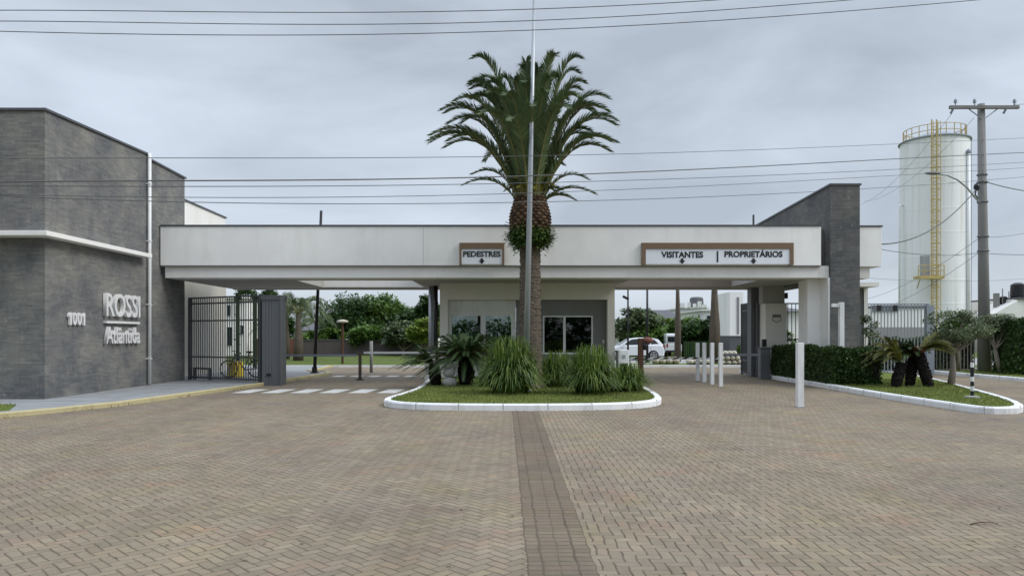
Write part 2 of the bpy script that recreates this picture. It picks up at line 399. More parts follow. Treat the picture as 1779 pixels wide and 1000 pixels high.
M['sand'] = paint('sandy_stone', (.50,.46,.38), .9, grime=.35)
TL = [leaf('tree_leaf_dark', (.028,.065,.020), (.065,.12,.034)), leaf('tree_leaf_mid', (.06,.13,.028), (.14,.22,.045)),
      leaf('tree_leaf_light', (.13,.21,.035), (.24,.31,.06)), leaf('tree_leaf_grey', (.085,.12,.065), (.16,.20,.10))]

# ------------------------------------------------------------------ ground and roads
g = MB().box((-900, -300, -1), (900, 1500, 0)).build('ground', M['field']); struct(g)
pv = MB().add([(-70,-12,.004),(70,-12,.004),(70,38.5,.004),(-70,38.5,.004)], [(0,1,2,3)]).build('road_paving', M['paver']); struct(pv)

def ring(poly, wdt):                  # inward offset of a ccw polygon
    n = len(poly); o = []
    for i in range(n):
        a, b, c = Vector(poly[i-1][:2]), Vector(poly[i][:2]), Vector(poly[(i+1)%n][:2])
        d1 = (b-a).normalized(); d2 = (c-b).normalized(); n1 = Vector((-d1.y, d1.x)); n2 = Vector((-d2.y, d2.x))
        m = (n1+n2); m.normalize(); k = wdt / max(.5, m.dot(n1)); o.append((b.x+m.x*k, b.y+m.y*k))
    return o
def kerb_ring(name, poly, mat, h=.15, wdt=.16, base=0):
    a = [(p[0], p[1]) for p in poly]; n = len(a); r1 = ring(a, .025); r2 = ring(a, wdt)
    vs = [(p[0],p[1],base) for p in a] + [(p[0],p[1],h-.03) for p in a] + [(p[0],p[1],h) for p in r1] + [(p[0],p[1],h) for p in r2] + [(p[0],p[1],base) for p in r2]
    fs = []
    for k in range(4):
        for i in range(n): fs.append((k*n+i, k*n+(i+1)%n, (k+1)*n+(i+1)%n, (k+1)*n+i))
    o = MB().add(vs, fs).build(name, mat); struct(o)
    acc = 0; jb = MB()
    for i in range(n):
        p, q = Vector(a[i]), Vector(a[(i+1)%n]); L_ = (q-p).length; d = (q-p).normalized() if L_ > 1e-6 else Vector((1,0)); nn = Vector((-d.y, d.x)); tt = .0
        while acc + (L_-tt) >= .98:
            tt += .98-acc; acc = 0; c = p+d*tt+nn*(wdt/2)
            jb.obox((c.x,c.y,(base+h)/2+.001), .009+.006*abs(math.sin(c.x*7)), wdt+.004, h-base+.002, math.atan2(d.y,d.x))
        acc += L_-tt
    jb.build('kerb_joints', M['concrete'], o)
    return o, r2
def smooth_poly(pts, it=2):
    for _ in range(it):
        q = []; n = len(pts)
        for i in range(n):
            a = Vector(pts[i][:2]); b = Vector(pts[(i+1)%n][:2])
            q.append(tuple(a*.75+b*.25)); q.append(tuple(a*.25+b*.75))
        pts = q
    return pts
def inpoly(x, y, poly):
    c = False; n = len(poly)
    for i in range(n):
        x1, y1 = poly[i][:2]; x2, y2 = poly[(i+1)%n][:2]
        if (y1 > y) != (y2 > y) and x < (x2-x1)*(y-y1)/(y2-y1)+x1: c = not c
    return c
def lawn_blades(name, poly, n, rng, z, hmin=.03, hmax=.08, ymax=1e9, keep=None):
    mb = MB(); xs = [p[0] for p in poly]; ys = [p[1] for p in poly]; k = 0
    while k < n:
        x = rng.uniform(min(xs), max(xs)); y = rng.uniform(min(ys), min(max(ys), ymax))
        if not inpoly(x, y, poly): continue
        if keep and not keep(x, y): continue
        k += 1; a = rng.uniform(0, 6.28); h = rng.uniform(hmin, hmax); w_ = .006 + .006*rng.random(); l = rng.uniform(-.04, .04)
        dx, dy = math.cos(a)*w_, math.sin(a)*w_
        mb.add([(x-dx,y-dy,z-.005),(x+dx,y+dy,z-.005),(x+l*math.sin(a)+rng.uniform(-.02,.02),y+l*math.cos(a),z+h)], [(0,1,2)])
    o = mb.build(name, M['blade'], fix=False); return tag(o, 'short lawn grass growing inside the white kerb', 'grass', kind='stuff')

rng = random.Random(4)
isl = [(-3.05,18.3),(-3.04,17.6),(-2.85,17.1),(-2.4,16.65),(-1.6,16.4),(0,16.28),(1.5,16.36),(2.45,16.6),(3.05,16.95),(3.5,17.6),(3.72,18.6),(3.85,20.5),(4.0,24),(4.05,31),(-2.95,31),(-2.9,25),(-2.72,21.7),(-2.88,19.6)]
k, inner = kerb_ring('kerb', smooth_poly(isl, 1), M['kerbwhite'])
ig = MB().prism(inner, .01, .13).build('island_grass_bed', M['grass']); struct(ig)
lb = lawn_blades('island_grass', inner, 15000, rng, .13, ymax=22); lb['label'] = 'short lawn grass on the central island round the palm'

isr = [(9.72,29.2),(9.76,26),(9.74,23.5),(9.62,20),(9.72,17),(9.80,15.75),(10.15,15.55),(10.75,15.75),(11.35,16.6),(12.2,18.6),(13.2,21.5),(14.4,24.9),(15.4,28.6),(15.7,33.5),(9.9,33.5)]
k2, inner2 = kerb_ring('kerb', smooth_poly(isr, 1), M['kerbwhite'])
ig2 = MB().prism(inner2, .01, .12).build('right_grass_bed', M['grass']); struct(ig2)
lb2 = lawn_blades('verge_grass', inner2, 12000, rng, .12, ymax=26); lb2['label'] = 'short lawn grass on the right island before the hedge'
strip = [(18.0,20),(48,20),(48,34),(18.0,34)]
k3, inner3 = kerb_ring('kerb', strip, M['kerbwhite'])
struct(MB().prism(inner3, .01, .11).build('verge_grass_bed', M['grass']))
lb3 = lawn_blades('roadside_grass', [(18.2,23),(24,23),(24,33.5),(18.2,33.5)], 5000, rng, .11, .04, .12); lb3['label'] = 'grass strip behind the far right kerb under the utility pole'

# left pavement with worn yellow kerb
kl = [(-16,13.6),(-12.5,14.2),(-10.3,14.55),(-9.65,15.9),(-9.1,17.4),(-8.72,20.0),(-8.38,22.2),(-8.1,24.2),(-7.95,26.5),(-7.75,29),(-7.55,31.2),(-8.0,32.5),(-8.9,33),(-9.2,38.5)]
def kerb_path(name, pts, mat, h, wdt, kind=True):
    n = len(pts); ls = []; 
    for i in range(n):
        d = Vector(pts[min(i+1,n-1)][:2]) - Vector(pts[max(i-1,0)][:2]); d.normalize(); nr = Vector((-d.y, d.x)); p = Vector(pts[i][:2])
        ls.append((p, p + nr*.02, p + nr*wdt))
    vs = []
    for a, b, c in ls: vs += [(a.x,a.y,0),(a.x,a.y,h-.02),(b.x,b.y,h),(c.x,c.y,h),(c.x,c.y,0)]
    fs = []
    for i in range(n-1):
        for k in range(4): a = i*5+k; fs.append((a, a+1, a+6, a+5))
    return struct(MB().add(vs, fs).build(name, mat))
kerb_path('kerb', kl, M['kerbyellow'], .11, .15)
sw = [(p[0]-.14, p[1]+.05) for p in kl] + [(-30, 38.4), (-30, 13.6)]
struct(MB().prism(sw, .005, .075).build('sidewalk', M['sidewalk']))
gl = [(-18,13.75),(-12.3,14.35),(-10.9,14.7),(-10.55,15.7),(-11.2,16.9),(-18,17.2)]
struct(MB().prism(gl, .03, .095).build('grass_verge', M['grass']))
lb4 = lawn_blades('corner_grass', gl, 3000, rng, .095); lb4['label'] = 'grass corner between the yellow kerb and the pavement at far left'
# weeds tucked along the yellow kerb
mb = MB()
for i in range(len(kl)-6):
    for _ in range(34):
        t = rng.random(); a = Vector(kl[i+1]); b = Vector(kl[i+2]); p = a*(1-t)+b*t; p = p + Vector((rng.gauss(.0,.04), rng.gauss(0,.04)))
        if (math.sin(p.y*2.3)+math.sin(p.y*5.1)) < .4: continue
        an = rng.uniform(0,6.28); h = rng.uniform(.03,.1)
        mb.add([(p.x-.01,p.y,.0),(p.x+.012,p.y,.0),(p.x+.06*math.cos(an),p.y+.06*math.sin(an),h)], [(0,1,2)])
tag(mb.build('kerb_weeds', M['blade'], fix=False), 'sparse weeds growing along the worn yellow kerb', 'weeds', kind='stuff')

jt = MB()
for i in range(13):
    y = 15.2+i*1.35
    xk = kl[0][0]
    for a, b_ in zip(kl[1:], kl[2:]):
        if min(a[1],b_[1]) <= y <= max(a[1],b_[1]): xk = a[0]+(b_[0]-a[0])*(y-a[1])/(b_[1]-a[1]); break
    jt.box((-11.50 if y > 18.5 else -14, y, .06), (xk-.16, y+.012, .0765))
jt.box((-9.98,18.5,.06),(-9.968,31,.0763)); struct(jt.build('sidewalk_joint', M['asphalt']))
dl = MB(); rr0 = random.Random(31)
def litter(x, y):
    a = rr0.uniform(0,6.28); s_ = rr0.uniform(.012,.03); c, d = math.cos(a)*s_, math.sin(a)*s_
    dl.add([(x-c,y-d,.008),(x+d*.5,y-c*.5,.012),(x+c,y+d,.016),(x-d*.5,y+c*.5,.009)], [(0,1,2,3)])
for _ in range(420):
    p = rr0.choice(isl); q = isl[(isl.index(p)+1)%len(isl)]; t_ = rr0.random(); litter(p[0]+(q[0]-p[0])*t_+rr0.gauss(0,.05)-.0, p[1]+(q[1]-p[1])*t_-abs(rr0.gauss(.05,.12)))
for _ in range(320): litter(rr0.uniform(-9,10), 5+abs(rr0.gauss(0,7)))
for _ in range(260):
    y = rr0.uniform(16,28); litter(9.62-abs(rr0.gauss(0,.1)), y)
tag(dl.build('leaf_litter', M['litter'], None, fix=False), 'scattered small dry leaves on the paving and along the kerbs', 'leaf litter', kind='stuff')
# crossing stripes
st = []
for i in range(9):
    x0 = -8.0 + i*.83
    if x0 > -3.0: break
    st.append([(x0, 21.3), (x0+.52, 21.3), (x0+.62, 22.8), (x0+.10, 22.8)])
for i in range(7):
    x0 = -7.2 + i*.72; st.append([(x0, 29.6), (x0+.45, 29.6), (x0+.5, 30.5), (x0+.05, 30.5)])
mk = MB()
for q in st: mk.add([(x, y, .008) for x, y in q], [(0,1,2,3)])
struct(mk.build('road_marking', M['roadmark']))
# inner street: kerbs, lawn, bed
struct(MB().box((-60,38.5,-.2), (-2,38.72,.10)).build('kerb', M['kerbwhite']))
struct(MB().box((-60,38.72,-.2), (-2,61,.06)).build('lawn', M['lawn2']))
struct(MB().box((-2,38.5,-.2), (14,38.72,.12)).build('kerb', M['kerbwhite']))
struct(MB().box((-2,38.72,-.2), (14,41.5,.09)).build('planting_strip', M['grass']))
struct(MB().add([(-2,41.5,.006),(60,41.5,.006),(60,54,.006),(-2,54,.006)], [(0,1,2,3)]).build('street', M['concrete']))

# ------------------------------------------------------------------ left stone building
b = thing('stone_building', (-15, 19, 0), 'tall grey stone-clad block at left carrying the steel lettering', 'building')
WX = -11.52
MB().prism_x([(18.45,0),(23.75,0),(23.75,7.34),(18.45,7.18)], -32, WX).build('wall', M['stone'], b)
MB().prism_x([(23.76,0),(26.4,0),(26.4,7.16),(23.76,7.22)], -32, WX-.03).build('rear_wall', M['stone'], b)
MB().prism_x([(18.40,7.181),(23.78,7.341),(23.78,7.40),(18.40,7.24)], -32, WX+.05).build('roof_cap', M['metal_cap'], b)
MB().prism_x([(23.80,7.222),(26.45,7.162),(26.45,7.22),(23.80,7.28)], -32, WX+.02).build('roof_cap', M['metal_cap'], b)
# wrap-around ledge
mb = MB(); mb.box((-32, 18.0, 4.05), (WX+.32, 18.449, 4.17)); mb.box((WX+.002, 18.449, 4.05), (WX+.32, 23.3, 4.17))
mb.build('ledge', M['white'], b, bevel=.01)
d = MB().tube([(WX+.09, 23.6, .12), (WX+.09, 23.6, 7.38)], .052, 12); d.build('downpipe', M['postwhite'], b, smooth=True)
for z in (.9, 2.6, 4.6, 6.4): MB().box((WX+.001, 23.54, z), (WX+.148, 23.66, z+.03)).build('pipe_clamp', M['postwhite'], b)
MB().box((WX-.03, 18.36, 0.0), (WX+.04, 18.45, .0701)).build('plinth', M['concrete'], b)

def text_mesh(txt, width, height, depth, off=0.0):
    c = bpy.data.curves.new('t', 'FONT'); c.body = txt; c.extrude = depth/2; c.offset = off; c.resolution_u = 4
    o = bpy.data.objects.new('t', c); COL.objects.link(o)
    dg = bpy.context.evaluated_depsgraph_get(); dg.update()
    me = bpy.data.meshes.new_from_object(o.evaluated_get(dg)); bpy.data.objects.remove(o)
    xs = [v.co.x for v in me.vertices]; ys = [v.co.y for v in me.vertices]; x0, x1, y0, y1 = min(xs), max(xs), min(ys), max(ys)
    for v in me.vertices:
        v.co.x = (v.co.x-x0)/(x1-x0)*width; v.co.y = (v.co.y-y0)/(y1-y0)*height
    return me
def text_obj(name, txt, origin, xdir, width, height, depth, mat, parent=None, off=0.0):
    me = text_mesh(txt, width, height, depth, off); xd = Vector(xdir).normalized(); nrm = xd.cross(Vector((0,0,1)))
    org = Vector(origin); par = Vector((0,0,0))
    if parent is not None: par = parent.location
    for v in me.vertices:
        v.co = org - par + xd*v.co.x + Vector((0,0,1))*v.co.y + nrm*v.co.z
    me.materials.clear(); me.materials.append(mat)
    for p in me.polygons: p.material_index = 0
    o = bpy.data.objects.new(name, me); COL.objects.link(o)
    if parent is not None: o.parent = parent
    return o
wx = WX+.05
def YW(px): return wx/(px-CX)*F       # depth on the side wall of a photo column
y0, y1 = YW(181), YW(240)
sg = thing('wall_sign', (wx, y0, 2.0), 'large steel letters reading ROSSI over a bar and Atlântida on the stone wall', 'wall sign')
zt, zb = Z(508, y0), Z(549, y0)
text_obj('lettering', 'ROSSI', (wx+.02, y0, zb), (0,1,0), y1-y0, zt-zb, .10, M['letters'], sg, .012)
MB().box((wx-.04, y0+.02, Z(561,y0)), (wx+.06, y1, Z(557.0,y0))).build('bar', M['letters'], sg)
zt, zb = Z(567, y0), Z(597, y0)
text_obj('lettering', 'Atlântida', (wx+.02, y0, zb), (0,1,0), y1-y0, zt-zb, .10, M['letters'], sg, .006)
y0, y1 = YW(117.5), YW(146.5)
nm = thing('house_number', (wx, y0, 2.0), 'pale raised number 1001 on the stone wall left of the lettering', 'house number')
dh = Z(542,y0)-Z(564,y0); dw = (y1-y0)
def one(ya, w_):
    poly = [(.38,0),(.80,0),(.80,1),(.45,1),(0,.80),(0,.62),(.38,.74)]
    vs = [(wx-.03, ya+p[0]*w_, Z(564,y0)+p[1]*dh) for p in poly]+[(wx+.03, ya+p[0]*w_, Z(564,y0)+p[1]*dh) for p in poly]; n = len(poly)
    MB().add(vs, [tuple(range(n)), tuple(range(2*n-1,n-1,-1))]+[(i,(i+1)%n,(i+1)%n+n,i+n) for i in range(n)]).build('digit', M['letters'], nm)
one(y0, dw*.22); one(y0+dw*.82, dw*.22)
for k in (.26, .54): text_obj('digit', '0', (wx, y0+dw*k, Z(564, y0)), (0,1,0), dw*.24, dh, .06, M['letters'], nm, .02)

# white building behind
b = thing('white_building', (-16, 30, 0), 'plain white building behind the stone block, its wall running under the canopy', 'building')
MB().prism_x([(26.5,0),(32.9,0),(32.9,6.78),(26.5,6.84)], -30, -12.6).build('wall', M['white'], b)
MB().box((-12.598,26.5,0),(-12.55,32.85,5.0)).build('lower_wall', M['beige'], b)  # beige sheet on the white wall paints in its shade below the canopy
MB().prism_x([(26.48,6.842),(32.95,6.782),(32.95,6.84),(26.48,6.90)], -30, -12.55).build('roof_cap', M['metal_cap'], b)

# ------------------------------------------------------------------ canopy
YF = 24.5
cn = thing('entrance_canopy', (0, YF, 0), 'long white flat canopy spanning the gate lanes', 'canopy')
XL, XR = WX+.005, 10.12
ZT, ZM, ZB = 5.21, 3.93, 3.535
YB = 30.6
# shell with two light wells
MB().box((XL, YF, ZM), (XR, YF+.35, ZT)).build('fascia', M['fascia'], cn, bevel=.01)
for xj in (-2.9,): MB().box((xj, YF-.003, ZM+.01), (xj+.008, YF-.0005, ZT-.01)).build('panel_joint', M['soffit'], cn)
MB().box((XL+.1, YF+.12, ZB), (XR+.0, YF+.9, ZM-.002)).build('lower_band', M['white'], cn, bevel=.008)
MB().box((XL, YF-.03, ZT+.002), (XR, YF+.4, ZT+.05)).build('flashing', M['metal_cap'], cn)
MB().box((XL+.02, YF+.02, ZM-.035), (XR-.01, YF+.119, ZM-.004)).build('drip_edge', M['greywall'], cn)
mb = MB()
O1 = (-7.45, -3.45, YF+1.35, 29.7); O2 = (4.0, 8.5, YF+1.35, 29.0)
zr = 4.6
ys0 = YF+.902
def slab(x0, x1, ya, yb): mb.box((x0, ya, ZB+.001), (x1, yb, zr))
slab(XL+.1, O1[0], ys0, YB); slab(O1[0]+.001, O1[1]-.001, ys0, O1[2]); slab(O1[0]+.001, O1[1]-.001, O1[3], YB)
slab(O1[1], O2[0], ys0, YB); slab(O2[0]+.001, O2[1]-.001, ys0, O2[2]); slab(O2[0]+.001, O2[1]-.001, O2[3]+.4, YB); slab(O2[1], XR, ys0, YB)
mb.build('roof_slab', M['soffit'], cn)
MB().box((O2[0]+.002, O2[3], ZB-.02), (O2[1]-.002, O2[3]+.399, zr-.05)).build('brown_beam', M['brownbeam'], cn)
MB().box((O1[0]+.002, O1[3]-.03, ZB+.02), (O1[1]-.002, O1[3]-.002, zr-.02)).build('well_lining', M['white'], cn)
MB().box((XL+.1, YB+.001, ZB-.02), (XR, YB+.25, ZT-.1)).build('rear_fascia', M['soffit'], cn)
MB().box((9.95, 25.2, .0), (10.425, 26.0, ZB-.002)).build('column', M['fascia'], cn, bevel=.01)
MB().box((10.37, 24.53, .0), (10.427, 25.198, ZB-.002)).build('side_panel', M['fascia'], cn)
MB().box((XR+.002, YF+.12, ZB), (10.425, YF+.9, ZM-.002)).build('lower_band', M['white'], cn)
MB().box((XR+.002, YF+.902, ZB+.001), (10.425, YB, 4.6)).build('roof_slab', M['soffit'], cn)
# right end beyond the fin
MB().box((11.40, 24.9, 3.93), (12.3, 29.5, 5.25)).build('fascia', M['fascia'], cn, bevel=.01)
MB().box((11.40, 24.87, 5.252), (12.33, 29.5, 5.30)).build('flashing', M['metal_cap'], cn)
MB().box((11.40, 25.0, 3.55), (11.95, 29.4, 3.928)).build('lower_band', M['offwhite'], cn)
MB().box((11.40, 26.9, 3.40), (13.2, 29.3, 3.548)).build('lower_slab', M['white'], cn)
MB().box((11.42, 27.8, 0), (13.05, 28.2, 3.398)).build('clad_column', M['gatepanel'], cn)
MB().box((13.06, 27.75, 0), (13.2, 28.25, 3.398)).build('column', M['white'], cn)

fn = thing('stone_fin_wall', (10.9, 25, 0), 'dark grey stone fin wall with sloping top at the right end of the canopy', 'wall')
MB().prism_x([(24.5,0),(26.2,0),(26.2,3.5),(31.9,3.5),(31.9,6.30),(24.5,6.55)], 10.43, 11.39).build('wall', M['stone2'], fn)
MB().prism_x([(24.46,6.552),(31.94,6.302),(31.94,6.36),(24.46,6.61)], 10.39, 11.43).build('roof_cap', M['metal_cap'], fn)
MB().box((XR+.003, YF+.5, 3.94), (10.428, YF+.8, 5.18)).build('return_panel', M['stone2'], fn)

# signs on the fascia
def fsign(px0, px1, label, panel, words, bar=None):
    D = YF-.12; t = thing('direction_sign', (X(px0, D), D, 4.1), label, 'sign')
    zt, zb = Z(421.5, D), Z(460, D)
    x0, x1, x2, x3 = X(px0,D), X(panel[0],D), X(panel[1],D), X(px1,D); zp, zq = Z(panel[2],D), Z(panel[3],D)
    mb = MB(); mb.box((x0, D, zb), (x1, YF-.002, zt)); mb.box((x2, D, zb), (x3, YF-.002, zt)); mb.box((x1+.001, D, zp+.001), (x2-.001, YF-.002, zt))
    mb.build('frame', M['signbrown'], t)
    MB().box((x1+.002, D+.03, zq), (x2-.002, YF-.003, zp-.001)).build('panel', M['signwhite'], t)
    for txt, a, b_, ya, yb in words:
        text_obj('lettering', txt, (X(a,D), D+.026, Z(yb,D)), (1,0,0), X(b_,D)-X(a,D), Z(ya,D)-Z(yb,D), .012, M['black'], t, .035)
        c = (a+b_)/2; cx = X(c,D); cz = Z(453.2,D); s_ = .095
        pts = [(-.45,.9),(.45,.9),(.45,.2),(1.05,.2),(0,-1),(-1.05,.2),(-.45,.2)]
        vs = [(cx+p[0]*s_, D+.018, cz+p[1]*s_) for p in pts]+[(cx+p[0]*s_, D+.0295, cz+p[1]*s_) for p in pts]; n = 7
        MB().add(vs, [tuple(range(n)), tuple(range(2*n-1,n-1,-1))]+[(i,(i+1)%n,(i+1)%n+n,i+n) for i in range(n)]).build('arrow', M['black'], t)
    if bar:
        MB().box((X(bar-1.3,D), D+.018, Z(455,D)), (X(bar+1.3,D), D+.0295, Z(436,D))).build('divider', M['black'], t)
fsign(798, 876, 'small brown-framed white sign reading PEDESTRES with a down arrow', (801.5, 872.5, 432, 458.5), [('PEDESTRES', 804.5, 869.5, 436, 446)])
fsign(1115, 1379, 'wide brown-framed white sign reading VISITANTES and PROPRIETÁRIOS', (1122, 1372.5, 432, 458.5),
      [('VISITANTES', 1149, 1222, 436.5, 447.5), ('PROPRIETÁRIOS', 1259, 1360, 433.5, 446.5)], bar=1247)

# ------------------------------------------------------------------ guard kiosk
ks = thing('guard_booth', (.5, 27, .13), 'white guard booth with grey recess and dark windows under the canopy', 'booth')
KD = 27.0; kx0, kx1 = X(764,KD), X(1068,KD)
D2 = KD+.35; rx0, rx1 = X(778,KD), X(1055.5,KD); rz = Z(520,KD)
mb = MB(); mb.box((kx0, KD, .13), (rx0, KD+.35, ZB-.002)); mb.box((rx1, KD, .13), (kx1, KD+.35, ZB-.002)); mb.box((rx0+.001, KD, rz), (rx1-.001, KD+.35, ZB-.002))
mb.build('front_frame', M['offwhite'], ks)
mb = MB(); mb.box((kx0, KD+.351, .13), (kx0+.2, 29.6, ZB-.002)); mb.box((kx1-.2, KD+.351, .13), (kx1, 29.6, ZB-.002)); mb.box((kx0+.2, 29.4, .13), (kx1-.2, 29.6, 1.1)); mb.box((kx0+.2, 29.4, 2.75), (kx1-.2, 29.6, ZB-.002)); mb.box((.3, 29.4, 1.1), (kx1-.2, 29.6, 2.75)); mb.box((-1.35, 29.4, 1.1), (-1.2, 29.6, 2.75))
mb.build('wall', M['offwhite'], ks)
sx0, sx1 = X(779.5,D2), X(896,D2)
# grey recessed wall with window hole
wz0, wz1 = Z(612,D2), Z(548,D2); wx0, wx1 = X(943,D2), X(1030,D2)
gx0, gx1 = sx1+.01, rx1+.0
mb = MB(); mb.box((gx0, D2+.0, .13), (wx0, D2+.15, rz+.2)); mb.box((wx1, D2, .13), (gx1+.03, D2+.15, rz+.2)); mb.box((wx0+.001, D2, wz1), (wx1-.001, D2+.15, rz+.2)); mb.box((wx0+.001, D2, .13), (wx1-.001, D2+.15, wz0))
mb.build('recessed_wall', M['greywall'], ks)
wf = MB(); t_ = .055
wf.box((wx0, D2-.02, wz0), (wx0+t_, D2+.08, wz1)); wf.box((wx1-t_, D2-.02, wz0), (wx1, D2+.08, wz1)); wf.box((wx0+t_, D2-.02, wz1-t_), (wx1-t_, D2+.08, wz1)); wf.box((wx0-.02, D2-.06, wz0-.06), (wx1+.02, D2+.08, wz0-.001))
wm = X(980.5,D2); wf.box((wm-.045, D2-.018, wz0), (wm+.045, D2+.08, wz1-t_-.001))
wo = wf.build('window', M['postwhite'], ks)
MB().box((wx0+t_, D2+.05, wz0), (wm-.045, D2+.06, wz1-t_)).build('pane', M['clear'], wo)
MB().box((wm+.045, D2+.05, wz0), (wx1-t_, D2+.06, wz1-t_)).build('pane', M['clear'], wo)
MB().box((kx0+.2,KD+.51,3.0),(kx1-.2,29.39,3.1)).build('ceiling', M['greywall'], ks)
MB().box((kx0+.2,KD+.51,.132),(kx1-.2,29.39,.16)).build('booth_floor', M['asphalt'], ks)
MB().box((.4,27.95,.16),(.5,29.39,3.0)).build('partition', M['greywall'], ks)
dk = thing('desk', (2.0,28.2,.16), 'dark desk inside the booth behind the two-pane window', 'desk')
MB().box((1.1,27.9,.86),(2.9,28.5,.90)).build('desktop', M['wood'], dk)
for xx in (1.15,2.8): MB().box((xx,27.95,.16),(xx+.05,28.45,.859)).build('leg', M['black'], dk)
mo = thing('monitor', (1.6,28.2,.90), 'black computer monitor on the desk inside the booth', 'monitor')
MB().box((1.35,28.2,1.05),(1.85,28.23,1.36)).build('screen', M['black'], mo); MB().box((1.55,28.15,.902),(1.65,28.3,1.049)).build('stand', M['black'], mo)
bl = MB()
for i in range(7): bl.box((wx0+.06, D2+.12, wz1-.07-i*.035), (wx1-.06, D2+.14, wz1-.05-i*.035))
bl.build('blind', M['soffit'], ks)
# white shopfront
mb = MB()
sz = [Z(548,D2), Z(553,D2)]
dz0 = .15
a0, a1, a2, a3 = X(785,D2), X(835,D2), X(843.5,D2), X(888,D2)
mb.box((sx0, D2-.02, dz0), (a0, D2+.1, sz[0])); mb.box((a1, D2-.02, dz0), (a2, D2+.1, sz[0])); mb.box((a3, D2-.02, dz0), (sx1, D2+.1, sz[0]))
mb.box((sx0, D2-.018, sz[0]+.001), (sx1, D2+.1, rz+.1)); mb.box((a0, D2-.015, .15), (a1, D2+.09, .75)); mb.box((a2, D2-.015, .15), (a3, D2+.09, .3))
for i in range(5): mb.box((sx0+.08, D2-.03, sz[0]+.07+i*.095), (sx1-.08, D2-.0181, sz[0]+.13+i*.095))
so_ = mb.build('shopfront', M['postwhite'], ks)
MB().box((a0, D2+.04, .751), (a1, D2+.05, sz[0]-.001)).build('pane', M['clear'], so_)
MB().box((a2, D2+.04, .301), (a3, D2+.05, sz[0]-.001)).build('door_glass', M['clear'], so_)
MB().tube([(a3-.08, D2-.05, 1.05), (a3-.08, D2-.05, 1.35)], .012).build('handle', M['galv'], so_)
MB().box((X(1047,D2), D2-.02, Z(596,D2)), (X(1050,D2), D2-.001, Z(590,D2))).build('switch_plate', M['postwhite'], ks)
cl = MB().tube([(X(757,28.6),28.6,.0),(X(757,28.6),28.6,ZB-.003)], .085, 14).build('round_column', M['black'], None, smooth=True); tag(cl, 'slim black column beside the left wall of the guard booth', 'column')
cl = MB().tube([(X(749,28.9),28.9,.0),(X(749,28.9),28.9,ZB-.003)], .10, 12).build('steel_post', M['galv'], None, smooth=True); tag(cl, 'pale steel post left of the slim black column', 'post')

# ------------------------------------------------------------------ left fence, column, bicycle
def bars_fence(name, p0, p1, z0, z1, label, cat, mat, step=.12, r=.012, rails=(0.12, 1.0), posts=True, nparts=1, barmat=None):
    p0 = Vector((*p0, 0)); p1 = Vector((*p1, 0)); d = p1-p0; Ln = d.length; u = d.normalized()
    t = thing(name, (p0.x, p0.y, z0), label, cat)
    ang = math.atan2(u.y, u.x)
    mb = MB(); n = int(Ln/step)
    for i in range(n+1):
        p = p0+u*(Ln*i/n); mb.obox((p.x,p.y,(z0+z1)/2), r*2, r*2, z1-z0-.06, ang)
    mb.build('bars', barmat or mat, t)
    for f in rails:
        c = (p0+p1)/2; z = z0+(z1-z0)*f
        MB().obox((c.x, c.y, z), Ln, .05, .05, ang).build('rail', mat, t)
    if posts:
        m_ = max(1, round(Ln/2.6))
        for i in range(m_+1):
            p = p0+u*(Ln*i/m_); MB().obox((p.x,p.y,(z0+z1)/2), .09, .09, z1-z0+.04, ang).build('post', mat, t)
    return t
fa, fb = (-11.45, 26.6), (-8.32, 24.75)
fe = bars_fence('bar_fence', fa, fb, .09, 2.96, 'dark vertical bar fence between the stone block and the grey gate column', 'fence', M['bars'], step=.115, r=.011, rails=(.03,.28,.72,.93,1.0))
MB().obox((-10.95, 26.45, .48), .95, .06, .06, math.atan2(-1.85,3.13)).build('lower_frame', M['bars'], fe)
MB().box((-11.3,26.5,.1),(-11.2,26.6,.46)).build('frame_leg', M['bars'], fe); MB().box((-10.6,26.1,.1),(-10.5,26.2,.46)).build('frame_leg', M['bars'], fe)
gc = thing('gate_column', (-8.0, 25, 0), 'broad ribbed grey metal column at the end of the bar fence', 'gate column')
mb = MB(); x0, x1 = X(455,24.4), X(486,24.4)
for i in range(11):
    xa = x0+(x1-x0)*i/11; mb.box((xa+.004, 24.4-.012*(i%2), .0), (xa+(x1-x0)/11-.004, 24.6, 2.88))
mb.box((x0+.005, 24.601, 0), (x1-.005, 25.1, 2.87)); mb.build('cladding', M['gatepanel'], gc)
MB().box((x0-.02, 24.36, 2.80), (x1+.02, 25.15, 2.96)).build('cap', M['bars'], gc)
MB().box((x0+.15, 24.37, .32), (x0+.30, 24.387, .40)).build('lock_plate', M['black'], gc)
MB().box((x1-.06, 24.38, .0), (x1+.03, 25.0, 2.79)).build('edge_trim', M['bars'], gc)

bk = thing('bicycle', (-11.0, 30.0, .075), 'dark bicycle parked behind the bar fence', 'bicycle')
def wheel(mb, c, r, ry):
    pts = [(c[0]+r*math.cos(a)*math.cos(ry), c[1]+r*math.cos(a)*math.sin(ry), c[2]+r*math.sin(a)) for a in [2*math.pi*k/28 for k in range(29)]]
    mb.tube(pts, .024, 6, cap=False)
BD = 27.8
bx0, bx1 = X(397.5,BD), X(444,BD); bz = .075+.33; by = BD
c0 = (bx0, by, bz); c1 = (bx1, by+.12, bz)
for c in (c0, c1):
    mb = MB(); wheel(mb, c, .31, .1); wo = mb.build('wheel', M['rubber'], bk, smooth=True)
    mb = MB()
    for k in range(12):
        a = k*math.pi/6; mb.tube([c, (c[0]+.3*math.cos(a), c[1], c[2]+.3*math.sin(a))], .0025, 4)
    mb.tube([(c[0], c[1]-.05, c[2]), (c[0], c[1]+.05, c[2])], .02, 8); mb.build('spokes', M['galv'], wo)
